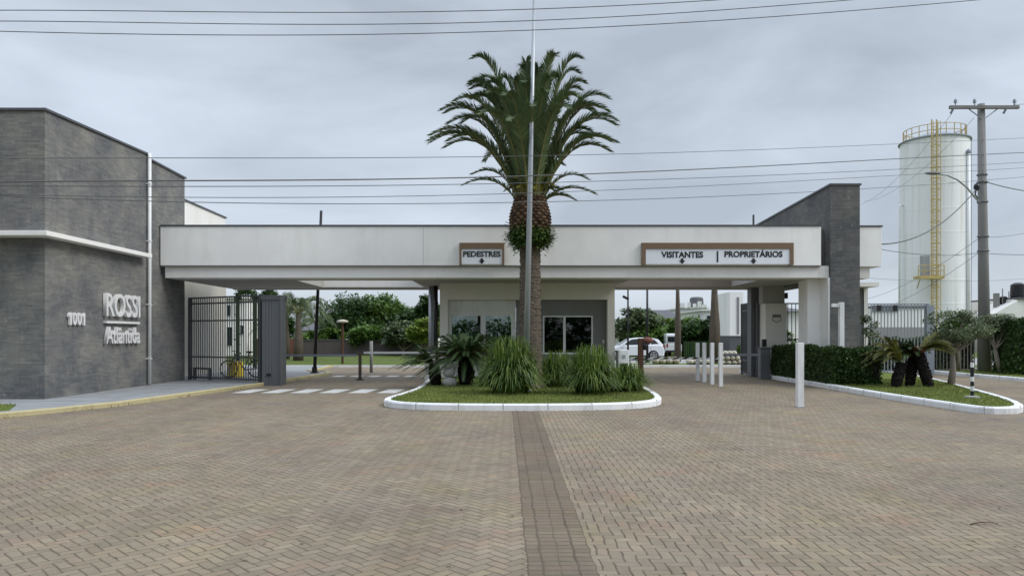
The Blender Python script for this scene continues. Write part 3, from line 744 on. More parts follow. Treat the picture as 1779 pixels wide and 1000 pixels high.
mb = MB(); bb = Vector((bx0+.56, by+.06, bz-.05)); hd = Vector((bx0+.22, by+.03, bz+.52)); st_ = Vector((bx0+.72, by+.08, bz+.45))
for a, c in ((bb,hd),(bb,st_),(hd+Vector((0,0,-.03)),st_),(bb,Vector(c1)),(st_,Vector(c1)),(hd,Vector(c0)),(hd,hd+Vector((-.03,0,.12)))): mb.tube([a,c], .018, 8)
mb.build('frame', M['black'], bk, smooth=True)
MB().tube([hd+Vector((-.03,-.28,.16)), hd+Vector((-.05,0,.13)), hd+Vector((-.03,.28,.16))], .014, 8).build('handlebar', M['black'], bk, smooth=True)
mb = MB(); mb.tube([st_, st_+Vector((.02,0,.14))], .014, 8); mb.blob(st_+Vector((.02,0,.17)), .14, .08, .035, random.Random(1), .02); mb.build('saddle', M['rubber'], bk, smooth=True)
for s in (-1,1): MB().tube([bb+Vector((0,.06*s,0)), bb+Vector((-.1*s,.09*s,.12*s)), bb+Vector((-.1*s,.17*s,.12*s))], .01, 6).build('crank', M['galv'], bk)
dr = thing('yellow_drum', (bx0, by+.45, .075), 'yellow drum standing behind the bicycle wheel', 'drum')
MB().lathe((bx0+.06, by+.55, .075), [(.26,0),(.29,.03),(.29,.2),(.30,.22),(.29,.24),(.29,.5),(.27,.56),(.2,.57)], 24).build('barrel', M['yellowbright'], dr, smooth=False)
MB().lathe((bx0+.06, by+.55, .645), [(.21,.001),(.21,.03)], 20).build('lid', M['yellow'], dr)

# planting arches and house behind the bar fence
for px0, px1, yt, lab in ((413, 443, 505, 'left of two dark green arches rising over the bar fence'), (455, 478, 508, 'right of two dark green arches, above the grey gate column')):
    D = 36.0; xa, xb = X(px0,D), X(px1,D); zt = Z(yt,D); r = (xb-xa)/2; cx = (xa+xb)/2
    t = thing('garden_arch', (cx, D, .06), lab, 'arch', 'dark green garden arches')
    pts = [(xa, D, .06)] + [(cx-r*math.cos(a), D, zt-r+r*math.sin(a)) for a in [math.pi*k/14 for k in range(15)]] + [(xb, D, .06)]
    MB().tube(pts, .10, 8).build('frame', M['cycad'], t, smooth=True)
    lf = MB(); rg = random.Random(px0)
    for k in range(700):
        q = rg.random()*(len(pts)-1); i = int(q); p = Vector(pts[i]).lerp(Vector(pts[i+1]), q-i) + Vector((rg.gauss(0,.09), rg.gauss(0,.09), rg.gauss(0,.09)))
        d1 = Vector((rg.uniform(-1,1),rg.uniform(-1,1),rg.uniform(-1,1))).normalized()*.07; d2 = d1.cross(Vector((rg.random(),rg.random(),rg.random()))).normalized()*.04
        lf.add([p-d1,p+d2,p+d1,p-d2], [(0,1,2,3)])
    lf.build('foliage', M['hedge'], t, fix=False)

# ------------------------------------------------------------------ houses
def house(name, px0, px1, ytop, D, dep, label, wall, roofmat=None, roof_h=0, wins=()):
    x0, x1 = X(px0,D), X(px1,D); z = Z(ytop,D)
    t = thing(name, ((x0+x1)/2, D, 0), label, 'house')
    MB().box((x0,D,0), (x1,D+dep,z-.15)).build('wall', wall, t)
    if roof_h:
        ov = .5; xm = (x0+x1)/2; vs = [(x0-ov,D-ov,z-.14),(x1+ov,D-ov,z-.14),(x1+ov,D+dep+ov,z-.14),(x0-ov,D+dep+ov,z-.14),(x0+(x1-x0)*.25,D+dep/2,z+roof_h),(x1-(x1-x0)*.25,D+dep/2,z+roof_h)]
        MB().add(vs, [(0,1,5,4),(2,3,4,5),(1,2,5),(3,0,4),(3,2,1,0)]).build('roof', roofmat, t)
    else:
        MB().box((x0-.25,D-.25,z-.149), (x1+.25,D+dep+.25,z)).build('roof', roofmat or wall, t)
    for a, b_, ya, yb in wins:
        f = MB().box((X(a,D)-.06,D-.05,Z(yb,D)-.06), (X(b_,D)+.06,D-.001,Z(ya,D)+.06)).build('window', M['postwhite'], t)
        MB().box((X(a,D),D-.07,Z(yb,D)), (X(b_,D),D-.051,Z(ya,D))).build('pane', M['glass'], f)
    return t
house('house', 330, 428, 515, 58, 8, 'white two-storey house seen through the bar fence', M['white'], None, 0, [(396,401,530,548),(410,416,530,548),(396,404,568,600),(418,423,565,580)])
house('house', 520, 602, 571, 72, 9, 'cream house with grey roof behind the left garden wall', M['white'], M['roof'], .9, [(580,586,578,592),(560,566,578,590)])
house('house', 606, 650, 571, 78, 9, 'low house with grey hip roof between trees behind the garden wall', M['beige'], M['roof'], 1.2, [(612,620,578,590)])
house('house', 655, 750, 574, 82, 9, 'white house mostly hidden by trees left of the booth', M['white'], M['roof'], .5)
house('house', 1120, 1195, 560, 86, 10, 'house with plain dark grey roof behind the parked car', M['beige'], M['roof'], 1.6, [(1150,1158,570,580)])
t = house('house', 1183, 1228, 534, 92, 10, 'white house with notched parapet and dark tank on top', M['white'], None, 0, [(1190,1196,550,560),(1206,1212,550,560)])
D = 91.6
for a, b_, c in ((1183,1190,526),(1195,1200,525),(1206,1210,527),(1214,1219,523),(1222,1228,529)): MB().box((X(a,D),D,Z(534,D)+.01),(X(b_,D),D+.6,Z(c,D))).build('parapet', M['white'], t)
MB().lathe((X(1210,96),96,Z(534,96)+.01), [(.8,0),(.9,.1),(.85,1.1),(.7,1.3),(.3,1.35)], 18).build('water_tank', M['roof'], t)
house('house', 1222, 1278, 537, 70, 10, 'white modern house with shaded balcony behind the thick palm', M['white'], None, 0, [(1228,1236,548,560),(1250,1262,555,566)])
house('house', 1370, 1396, 538, 60, 8, 'white house glimpsed through the pedestrian gate', M['white'], M['roof'], .4)
house('house', 1072, 1088, 578, 66, 6, 'cream house end just right of the booth pillar', M['offwhite'], M['roof'], .5, [(1076,1080,586,594)])
# white tower-like gatehouse panel far right of lane
t = thing('white_tower', (X(1279,52),52,0), 'tall narrow white block with grey recess beyond the right lane', 'building')
D = 52; MB().box((X(1268,D),D,Z(583,D)),(X(1291,D),D+3,Z(507,D))).build('wall', M['white'], t)
MB().box((X(1280,D),D-.04,Z(580,D)),(X(1284,D),D-.001,Z(516,D))).build('recess', M['greywall'], t)
MB().box((X(1269,D),D+.1,0),(X(1290,D),D+2.9,Z(583,D)-.001)).build('base', M['bars'], t)

# garden wall (left) 
gw = thing('garden_wall', (-10,60.5,0), 'dark brown block wall across the lawn behind the left lane', 'wall')
MB().box((X(513,60),60,0),(X(752,60),60.25,Z(591,60))).build('wall', M['brick'], gw)
MB().box((X(512,60),59.95,Z(591,60)+.001),(X(752,60),60.3,Z(589.5,60))).build('coping', M['bars'], gw)
rw = MB().box((X(440,58),58,0),(X(514,58),58.25,Z(588,58))).build('red_wall', M['redwall'], None); tag(rw, 'terracotta red wall beside the grey gate column', 'wall')
fg = bars_fence('green_fence', (X(1186,56),56), (X(1300,56),56), .0, Z(592,56), 'dark green slatted fence behind the striped boom', 'fence', M['cycad'], step=.14, r=.045, rails=(.1,.95))
MB().box((X(1186,56.3),56.3,0),(X(1300,56.3),56.35,Z(594,56.3))).build('backing', M['hedge'], fg)

# stone edged beds by the inner street
rg = random.Random(8)
for a, b_, y, h, lab in ((1135,1182,40.2,.35,'long pale stone block bed edge left of the thick palm trunk'), (1196,1238,39.6,.28,'low pale stone edging behind the four white posts'), (1252,1292,39.4,.72,'stacked pale stone blocks below the narrow white block')):
    t = thing('stone_edging', (X(a,y),y,.09), lab, 'stone edging', 'pale stone edgings along the inner street')
    mb = MB(); n = 3 if h > .5 else 1; xa, xb = X(a,y), X(b_,y)
    for r_ in range(n):
        k = 4
        for i in range(k):
            u0 = xa+(xb-xa-.15*r_)*i/k; u1 = xa+(xb-xa-.15*r_)*(i+1)/k-.02
            mb.blob(((u0+u1)/2, y+.3, .09+h/n*(r_+.5)), (u1-u0)*.62, .42, h/n*.62, rg, .06)
    mb.build('stones', M['sand'], t, smooth=True)

# ------------------------------------------------------------------ vegetation builders
UP = Vector((0,0,1))
def frond(lf, rb, base, ctrl, tip, leaflen, nleaf, wleaf, rg, rr=.02, vee=.5, start=.12, droop=.15):
    base, ctrl, tip = Vector(base), Vector(ctrl), Vector(tip)
    def q(t): return base*(1-t)**2 + ctrl*2*t*(1-t) + tip*t*t
    pts = [q(i/8) for i in range(9)]
    rb.tube(pts, [rr*(1-.8*i/8) for i in range(9)], 5, cap=False)
    for i in range(nleaf):
        t = start + (1-start)*(i+rg.random()*.5)/nleaf
        p = q(t); d = (q(min(1,t+.02))-q(t-.02)).normalized()
        side = d.cross(UP)
        if side.length < .05: side = Vector((1,0,0))
        side.normalize(); nrm = side.cross(d).normalized()
        ll = leaflen*(max(0,math.sin(math.pi*min(1,(.12+.80*(t-start)/(1-start)))))**.5*.85+.12)*(1-.2*t)*rg.uniform(.85,1.1)
        for s in (-1, 1):
            dr_ = (side*s*(1-.35*t) + d*(.55+.7*t) + nrm*(vee+rg.uniform(-.18,.18))).normalized()
            e = p + dr_*ll + Vector((0,0,-droop*ll*rg.uniform(.6,1.4))); wv = d*wleaf*.5; m_ = p + dr_*ll*.5 + Vector((0,0,.02*ll))
            lf.add([p-wv*.6, m_-wv+nrm*wleaf*.15, e, m_+wv+nrm*wleaf*.15, p+wv*.6], [(0,1,2,3,4)])
def clump(lf, c, r, n, size, rg, flat=.8):
    for _ in range(n):
        while True:
            v = Vector((rg.uniform(-1,1), rg.uniform(-1,1), rg.uniform(-1,1)))
            if v.length <= 1: break
        v = v*(.55+.45*rg.random()) if v.length > .5 else v*1.4
        p = Vector(c)+Vector((v.x*r, v.y*r, v.z*r*flat))
        a = Vector((rg.uniform(-1,1), rg.uniform(-1,1), rg.uniform(-.6,.6))).normalized(); b_ = a.cross(Vector((rg.uniform(-.5,.5),rg.uniform(-.5,.5),1))).normalized()
        s = size*rg.uniform(.6,1.3)
        lf.add([p-a*s, p-b_*s*.45, p+a*s, p+b_*s*.45], [(0,1,2,3)])
def tree(name, base, top, spread, label, mat, rg, leafsize=.14, nclump=22, per=120, trunk_r=.12, crown_from=.35, cat='tree', group=None, flat=.75, barkm=None, lean=0, forks=1):
    x, y, z = base; t = thing(name, base, label, cat, group)
    hgt = top-z; tb = MB(); lf = MB()
    cz0 = z+hgt*crown_from
    cs = []
    for i in range(nclump):
        a = rg.uniform(0,6.28); rr_ = math.sqrt(rg.random())*spread*.78; f = rg.random()
        zz = cz0 + (top-cz0)*(.18+.68*f)
        k = math.sin(math.pi*(.18+.72*f))**.6
        cs.append(Vector((x+lean+math.cos(a)*rr_*k, y+math.sin(a)*rr_*k, zz)))
    for c in cs: clump(lf, c, spread*rg.uniform(.24,.4), per, leafsize, rg, flat)
    fk = Vector((x+lean*.5, y, z+hgt*crown_from*.8))
    for s in range(forks):
        b0 = Vector((x+(s-.5*(forks-1))*trunk_r*.8, y, z-.02)); f2 = fk+Vector(((s-.5*(forks-1))*spread*.5,0,0))
        tb.tube([b0, b0.lerp(f2,.5)+Vector((rg.uniform(-.05,.05),0,0)), f2], [trunk_r*1.15, trunk_r*.9, trunk_r*.75], 9)
        for c in cs[s::forks][:8]:
            md = f2.lerp(c,.5)+Vector((0,0,-.08*hgt*.3)); tb.tube([f2, md, c], [trunk_r*.55, trunk_r*.3, trunk_r*.1], 6, cap=False)
    tb.build('trunk', barkm or M['bark'], t, smooth=True)
    lf.build('crown', mat, t, fix=False)
    return t
def bg_palm(base, top, label, rg, L_=2.2, mat=None, tr=.16, n=26, group=None, lower=.35):
    x, y, z = base; t = thing('palm_tree', base, label, 'palm tree', group)
    MB().tube([(x,y,z-.02),(x+.03,y,z+(top-z)*.45),(x+.02,y,z+(top-z)*.62),(x,y,top)], [tr*1.3,tr*1.1,tr*.85,tr*.5], 10).build('trunk', M['palmbark'], t, smooth=True)
    lf = MB(); rb = MB()
    for i in range(n):
        a = 6.283*i/n*1.618*3; el = rg.uniform(-.2,1.0); dx, dy = math.cos(a), math.sin(a); l = L_*rg.uniform(.8,1.1)
        tip = Vector((x+dx*l*(1-.3*el), y+dy*l*(1-.3*el), top+l*(el*.75-lower))); ct = Vector((x+dx*l*.45, y+dy*l*.45, top+l*(.35+.5*el)))
        frond(lf, rb, (x,y,top), ct, tip, L_*.24, 22, .05, rg, .02, .1, .15, .5)
    rb.build('rachis', M['rachis'], t); lf.build('fronds', mat or M['frond'], t, fix=False); return t

# main date palm
rg = random.Random(21)
PD = 21.5; px0 = X(921, PD)
pm = thing('date_palm', (px0, PD, .13), 'tall date palm with feathery crown in the middle of the island', 'palm tree')
zc = Z(362, PD)
tb = MB(); segs = 44; prof = []
z0_, z1_ = .12, Z(425, PD)
for i in range(segs+1):
    f = i/segs; z = z0_+(z1_-z0_)*f; r = .35-.06*min(1,f*1.4) + (.018 if i % 2 else -.012) + (.08*(1-f*8) if f < .125 else 0)
    prof.append((r, z))
tb.lathe((px0, PD, 0), prof, 28); tb.build('trunk', M['palmbark'], pm, smooth=True)
# leaf-base scars on the trunk
sc = MB()
for i in range(38):
    z = .3+i*(z1_-.4)/38
    for k in range(12):
        a = 6.283*(k+.382*i)/12+rg.uniform(-.04,.04); r = .322-.05*min(1,(z/z1_)*1.4); c = Vector((px0+math.cos(a)*r, PD+math.sin(a)*r, z+rg.uniform(-.03,.03)))
        sc.obox(c, .06, .10*rg.uniform(.6,1.1), .04, a, rg.uniform(-.3,.3), -.6)
sc.build('leaf_scars', M['palmscar'], pm)
zb_ = Z(402, PD)
co_ = MB().lathe((px0, PD, 0), [(.30,z1_-.1),(.42,zb_-.12),(.53,zb_+.1),(.56,zb_+.45),(.50,zb_+.75),(.38,zb_+.98),(.15,zb_+1.1)], 24); co_.build('crown_base', M['palmcore'], pm, smooth=True)
bo = MB()
for i in range(13):
    z = zb_-.12+i*.088; f = i/12; r = .44+.13*math.sin(math.pi*min(1,f*.95+.15))
    for k in range(17):
        a = 6.283*(k+.5*(i%2))/17+rg.uniform(-.05,.05); c = Vector((px0+math.cos(a)*r, PD+math.sin(a)*r, z))
        bo.obox(c, .10, rg.uniform(.07,.115), .055, a, 0, -.75)
bo.build('cut_leaf_bases', M['palmboot'], pm)
fr = MB()
for _ in range(4600):
    a = rg.uniform(0,6.28); z = Z(412,PD)+rg.gauss(0,.15); r = .46+rg.gauss(.06,.09)-abs(z-Z(410,PD))*.25
    p = Vector((px0+math.cos(a)*r, PD+math.sin(a)*r, z)); u = Vector((math.cos(a),math.sin(a),rg.uniform(-1.2,.5))).normalized(); s = u.cross(UP).normalized()
    l = rg.uniform(.06,.14); fr.add([p-s*.025, p+u*l*.5-s*.035, p+u*l, p+u*l*.5+s*.035], [(0,1,2,3)])
fr.build('fern_ring', M['fern'], pm, fix=False)
lf = MB(); rb = MB(); ly = MB()
def addfrond(tx, ty, tz, hi=1.0, lf_=None, ll=.43, n=92):
    h = math.hypot(tx, ty); d = Vector((tx, ty, 0)); dn = d.normalized() if h > 1e-6 else Vector((0,0,0))
    b0 = Vector((px0, PD, zc)) + dn*.25; tp = Vector((px0+tx, PD+ty, zc+tz))
    ct = Vector((px0, PD, zc)) + d*.47 + Vector((0,0, tz*1.02*hi + .30*h + .1))
    frond(lf_ or lf, rb, b0, ct, tp, ll, n, .050, rg, .032, .28, .10, .03)
for tx_, ty_ in ((745,232),(768,190),(775,244),(750,226),(828,110),(818,134),(822,154),(795,182),(772,196),(912,102),(965,106),(1001,108),(1012,148),(1061,165),(1069,198),(1067,248),(820,168),(905,114),(940,122),(1030,217),(1060,240),(1040,176)):
    for o_ in (-1, 1):
        if o_ == 1 and rg.random() < .25: continue
        addfrond((tx_-921)/F*PD*1.0+rg.uniform(-.1,.1), o_*rg.uniform(.1,.9), (362-ty_)/F*PD-.22+rg.uniform(-.1,.08))
for tx_, ty_, m_ in ((820,306,.9),(803,324,.8),(980,288,1),(1023,312,.9),(1037,338,.7),(870,300,1),(975,330,.8),(1000,350,.6)):
    addfrond((tx_-921)/F*PD, rg.uniform(-.3,.1), (362-ty_)/F*PD, m_, None, .30, 44)
for i in range(50):
    a = i*2.39996; r = 2.8*math.sqrt((i+.5)/50); tz = (4.05-.1*r-.24*r*r)*rg.uniform(.88,1.0)
    if r > 1.9 and abs(math.cos(a)) > .6: continue
    addfrond(math.cos(a)*r, math.sin(a)*r, tz)
lf.build('fronds', M['frond'], pm, fix=False)
for i in range(12):
    a = i*.55+rg.random(); addfrond(math.cos(a)*.75, math.sin(a)*.75, rg.uniform(.35,.8), 1, ly, .22, 22)
ly.build('yellowing_fronds', M['frondyellow'], pm, fix=False)
rb.build('rachis', M['rachis'], pm, smooth=True)

# tall steel mast in front of the palm
D = 20.3; p0_ = G(913, 664, .13); p0_ = Vector((X(913,D), D, .13)); p1_ = Vector((X(930.5,D), D, 12.2))
ms_ = thing('steel_mast', p0_, 'very tall thin steel mast standing in front of the date palm', 'mast')
MB().tube([p0_, p0_.lerp(p1_,.5), p1_], [.088,.066,.04], 16).build('pole', M['galv'], ms_, smooth=True)
MB().lathe(p0_, [(.2,0),(.2,.03),(.12,.04),(.1,.14)], 16).build('base_flange', M['galv'], ms_)

# strap-leaf bushes
def bush(base, h, w_, n, label, rg, group='strap-leaved clumps on the island', lw=.036):
    lf = MB()
    for i in range(n):
        a = rg.uniform(0,6.28); r0 = rg.random()**.5*w_*.42; el = rg.random(); out_ = w_*(.2+1.0*el**.7)*rg.uniform(.75,1.1)
        b0 = Vector((base[0]+math.cos(a)*r0, base[1]+math.sin(a)*r0, base[2]-.01)); d = Vector((math.cos(a),math.sin(a),0)); s = Vector((-math.sin(a),math.cos(a),0))
        hh = h*(1.08-.45*el**2)*rg.uniform(.5,1.12); tip = b0+d*(out_-r0)+Vector((0,0,hh*(1-.8*el**1.5))); ct = b0+d*out_*.42+Vector((0,0,hh*1.12))
        vs = []; fs = []; K = 5
        for k in range(K+1):
            t = k/K; p = b0*(1-t)**2+ct*2*t*(1-t)+tip*t*t; wd = lw*(1-.9*t**2)*.5
            vs += [p-s*wd, p+s*wd]
        for k in range(K): fs.append((2*k,2*k+1,2*k+3,2*k+2))
        lf.add(vs, fs)
    o = lf.build('leafy_bush', M['blade_bush'], None, fix=False); return tag(o, label, 'bush', group)
rg = random.Random(5)
bush(G(887,683,.13), 1.30, 1.0, 1500, 'largest strap-leaved clump, in front of the steel mast', rg, lw=.042)
bush(G(966,672,.13), .95, .78, 950, 'strap-leaved clump just right of the palm trunk', rg)
bush(G(1027,684,.13), 1.12, .86, 1200, 'strap-leaved clump below the right end of the booth window', rg)
bush(G(1088,679,.13), .70, .78, 900, 'lowest strap-leaved clump, nearest the white intercom box', rg)
bush(G(1000,667,.13), .7, .5, 320, 'small strap-leaved clump behind and between two larger ones', rg)
bush(G(845,672,.13), .5, .4, 200, 'small yellowish strap-leaved clump between the large cycad and the largest clump', rg)

def cycad(base, trunk_h, trunk_r, L_, n, label, rg, mat=None, lean=(0,0), elmin=.0, cat='cycad', group=None, azc=None, azw=3.14, rise=1.0, bracts=False, elpow=1.0):
    t = thing('cycad', base, label, cat, group); b_ = Vector(base); top = b_+Vector((lean[0],lean[1],trunk_h))
    mb = MB(); K = 9; pts = [b_.lerp(top, k/K) for k in range(K+1)]
    mb.tube([b_+Vector((0,0,-.03))]+pts, [trunk_r*.75]+[trunk_r*(.8+.3*math.sin(math.pi*k/K)+(.05 if k % 2 else -.03)) for k in range(K+1)], 14)
    for _ in range(260):
        f = rg.random(); a = rg.uniform(0,6.28); c = b_.lerp(top,f)+Vector((math.cos(a),math.sin(a),0))*trunk_r*(.8+.3*math.sin(math.pi*f))
        mb.obox(c, .07, .035, .03, a, 0, -.7)
    mb.build('trunk', M['darkbark'], t)
    lf = MB(); rb = MB()
    for i in range(n):
        a = i*2.39996+rg.uniform(-.2,.2)
        if azc is not None: a = azc+rg.uniform(-azw,azw)
        el = elmin+(1-elmin)*rg.random()**elpow; l = L_*rg.uniform(.85,1.08); d = Vector((math.cos(a),math.sin(a),0))
        tip = top+d*l*(1-.6*max(0,el)**1.3)+Vector((0,0,l*(-.22+1.0*el)*rise)); ct = top+d*l*.42+Vector((0,0,l*(.34+.5*el)*rise))
        frond(lf, rb, top, ct, tip, .19, 60, .02, rg, .012, .25, .08, .1)
    rb.build('rachis', M['rachis'], t); lf.build('fronds', mat or M['cycad'], t, fix=False)
    if bracts:
        mb = MB()
        for _ in range(160):
            a = rg.uniform(0,6.28); u = Vector((math.cos(a),math.sin(a),rg.uniform(.1,1.2))).normalized(); p = top+u*.06; s = u.cross(UP).normalized(); l = rg.uniform(.12,.26)
            mb.add([p-s*.02,p+u*l*.6-s*.035,p+u*l,p+u*l*.6+s*.035],[(0,1,2,3)])
        mb.build('dry_cone', M['bract'], t, fix=False)
    return t
cycad(G(810,667,.13), .74, .22, 1.78, 170, 'large dark cycad left of the palm with a full rosette', rg, elmin=-.40, rise=.58, elpow=1.25)
cycad(G(757,668,.13), .60, .15, 1.35, 20, 'smaller cycad with fronds hanging to the left over the kerb', rg, None, (-.05,0), .0, 'cycad', None, 3.3, .9, .55)
# stacked pale rocks
for c, r, lab in (((781,663),.22,'pale rock at the bottom of the small stack between the cycads'), ((780,647),.19,'middle pale rock of the small stack between the cycads'), ((780,633),.17,'topmost pale rock of the small stack between the cycads')):
    D = 22.6; o = MB().blob(P(c[0],c[1],D), r*1.05, r*.9, r*.72, rg, .08).build('rock', M['rock'], None, smooth=True); tag(o, lab, 'rock', 'pale rocks stacked between the cycads')

# right island plants
cycad(G(1556,673,.12), .72, .13, 1.3, 20, 'leftmost black cycad trunk, leaning right, with yellowing fronds reaching left', rg, M['cycadfade'], (.22,.1), .0, 'cycad', None, 3.1, .8, .75)
cycad(G(1580,671,.12), .88, .12, 1.05, 26, 'middle cycad trunk between two others, with darker green fronds', rg, M['cycad'], (.14,.05), .0, 'cycad', None, 3.3, 1.2, .6)
cycad(G(1614,672,.12), 1.0, .14, 1.25, 18, 'rightmost black cycad trunk leaning left, with a dry pink cone', rg, M['cycadfade'], (-.30,.0), .0, 'cycad', None, -.1, 1.0, .6, True)

# hedge
def hedge(name, segs, z0, z1, label, mat, rg, dens=1500, size=.05):
    t = thing(name, (segs[0][0], segs[0][1], z0), label, 'hedge'); lf = MB(); core = MB()
    for x0, y0, x1, y1 in segs:
        core.box((x0+.04,y0+.04,z0), (x1-.04,y1-.04,z1-.1))
        vol = (2*(x1-x0)+2*(y1-y0))*(z1-z0)+(x1-x0)*(y1-y0)
        for _ in range(int(dens*vol)):
            f = rg.random(); side = rg.choice('fflrtb') 
            x = rg.uniform(x0,x1); y = rg.uniform(y0,y1); z = z0+(z1-z0)*rg.random()
            if side == 'f': y = y0
            elif side == 'b': y = y1
            elif side == 'l': x = x0
            elif side == 'r': x = x1
            else: z = z1
            bul = .05*math.sin(x*4.1+z*5)+.05*math.sin(y*3.3+x*2)
            p = Vector((x+rg.gauss(0,.035), y-bul+rg.gauss(0,.04), z+(bul if side == 't' else 0)+rg.gauss(0,.035)))
            a = Vector((rg.uniform(-1,1),rg.uniform(-1,1),rg.uniform(-1,1))).normalized(); b_ = a.cross(Vector((rg.random(),rg.random(),rg.random()))).normalized(); s = size*rg.uniform(.6,1.3)
            lf.add([p-a*s,p-b_*s*.5,p+a*s,p+b_*s*.5],[(0,1,2,3)])
    core.build('inner_growth', M['darkbark'], t); lf.build('foliage', mat, t, fix=False); return t
hedge('hedge', [(9.84,23.0,11.35,23.75),(9.84,23.70,10.02,25.15),(9.84,25.1,9.94,26.1),(9.84,26.02,10.6,28.3)], .11, 1.20, 'dark clipped hedge round the foot of the fin wall and white column', M['hedge'], rg)
hd = MB()
tree('small_tree', G(1514,661,.12), Z(538,24), .85, 'thin sapling with sparse reddish leaves in front of the fin wall', TL[3], rg, .055, 16, 90, .03, .5, lean=-.45)
tree('small_tree', G(1652,668,.12), Z(533,23), 1.15, 'low forked tree with flat spreading crown right of the cycads', TL[3], rg, .05, 40, 120, .10, .50, flat=.5, lean=.1)
tree('small_tree', Vector((X(1742,30),30,.11)), Z(543,30), 1.2, 'low two-stemmed tree beside the utility pole', TL[3], rg, .06, 30, 90, .10, .50, forks=2, flat=.5)
hedge('hedge', [(X(1768,29),29,X(1768,29)+5,30.5)], .10, 2.2, 'tall dark hedge at the far right edge', M['hedge'], rg, 700, .07)
tree('small_tree', Vector((X(1705,31),32.6,.11)), Z(548,32.6), 1.2, 'leafy shrub tree growing behind the foot of the utility pole', TL[1], rg, .07, 22, 130, .07, .5, flat=.6)

# ------------------------------------------------------------------ background trees
rg = random.Random(77)
bg_palm((X(518,47),47,.06), Z(545,47), 'feathery palm with brown trunk by the terracotta wall', rg, 2.4, TL[3], .26, 34, 'palms behind the left lane', .45)
bg_palm((X(497,50),50,.06), Z(548,50), 'palm partly behind the grey gate column', rg, 2.2, TL[3], .2, 28, 'palms behind the left lane', .45)
bg_palm((X(548,56),56,.06), Z(560,56), 'short dark palm right of the black lamp post', rg, 1.6, TL[0], .15, 24, 'palms behind the left lane')
BT = [(612,66,512,3.6,0,'large dark tree rising highest on the left behind the garden wall'),
      (652,68,510,3.2,1,'bright-topped tall tree in the middle behind the garden wall'),
      (590,74,540,2.2,0,'smaller dark tree between the two houses'),
      (690,70,524,3.0,1,'spreading green tree right of the tallest one'),
      (722,66,530,2.5,0,'dark tree standing behind the bright small tree'),
      (700,58.5,560,1.9,3,'weeping grey-green tree just before the garden wall'),
      (738,55,548,1.5,2,'bright yellow-green small tree near the booth'),
      (642,60.8,566,2.0,1,'mid green tree leaning over the garden wall'),
      (748,60,505,1.6,0,'tall dark conifer beside the steel post'),
      (545,64,575,1.6,1,'low bush tree behind the wall at left'),
      (575,63,570,1.5,1,'small tree just above the garden wall near the cream house'),(667,62,570,1.7,3,'low grey-green tree over the middle of the garden wall'),(618,75,540,2.8,1,'broad tree filling the gap behind the low hip-roofed house'),(712,78,533,2.8,0,'broad dark tree in the gap near the booth'),
      (470,66,535,2.6,0,'dark tree behind the grey gate column'),
      (1108,60,532,2.2,3,'grey-green feathery tree above the parked car'),
      (1090,68,552,2.2,0,'dark tree just right of the booth pillar'),
      (1145,66,548,2.4,2,'bright green tree behind the parked car'),
      (1130,59,566,1.8,1,'mid green tree close behind the car roof'),
      (1190,64,552,2.3,1,'green tree right of the thin palm trunk'),
      (1218,62,556,2.2,0,'dark green tree between the two palm trunks'),
      (1208,72,548,2.4,1,'tree below the white parapet house'),
      (1258,60,568,1.5,0,'dark low tree below the white modern house'),
      (1262,86,531,1.8,0,'small dark tree top beside the narrow white block')]
for px, D, yt, sp_, mi, lab in BT:
    tree('tree', (X(px,D),D,.0), Z(yt,D), sp_*1.05, lab, TL[mi], rg, .21, 38, 120, .14, .22, group='trees beyond the gate')
bg_palm((X(1177,45),45,.09), Z(478,45), 'thin grey palm trunk beyond the right lane', rg, 1.6, None, .16, 16, None, .1)
bg_palm((X(1241,42),42,.09), Z(484,42), 'thicker palm trunk behind the four white posts', rg, 1.6, None, .27, 16, None, .1)
# low green by pedestrian gate and hedge behind lane
hedge('hedge', [(X(1290,42),42,X(1330,42),43)], .0, 1.0, 'low green hedge behind the dark gate leaf', TL[1], rg, 500, .08)
tree('shrub', (X(1378,40),40,.0), Z(570,40), .8, 'round shrub seen through the pedestrian gate', TL[1], rg, .08, 14, 90, .05, .2, 'shrub')
# shrubs in the street bed
for px, D, h, lab in ((1118,40,.35,'low weedy clump at the foot of the lamp post'),(1205,40.6,.3,'low weedy clump by the stone edging'),(1160,40.8,.25,'tiny weedy clump between lamp post and palm')):
    lfm = MB(); clump(lfm, (X(px,D),D,.2+h*.3), h*1.6, 260, .06, rg, .45); tag(lfm.build('weed_clump', M['fern'], None, fix=False), lab, 'weeds')
# far woods closing the horizon
fw = MB()
for i in range(1500):
    a = rg.uniform(-70,90); clump(fw, (a, 150+rg.uniform(-8,8), rg.uniform(0,4.2)), 1.5, 5, .8, rg)
tag(fw.build('far_trees', TL[0], None, fix=False), 'distant dark line of trees on the horizon', 'woods', kind='stuff')
bk_ = MB()  # unseen trees behind the camera, added to darken the booth window reflections
for i in range(4200):
    clump(bk_, (rg.uniform(-60,60), -34+rg.uniform(-3,3), abs(rg.gauss(0,4.2))), 1.2, 6, .6, rg)
tag(bk_.build('far_trees', TL[0], None, fix=False), 'unseen row of trees added behind the camera to darken reflections in the booth windows', 'woods', kind='stuff')
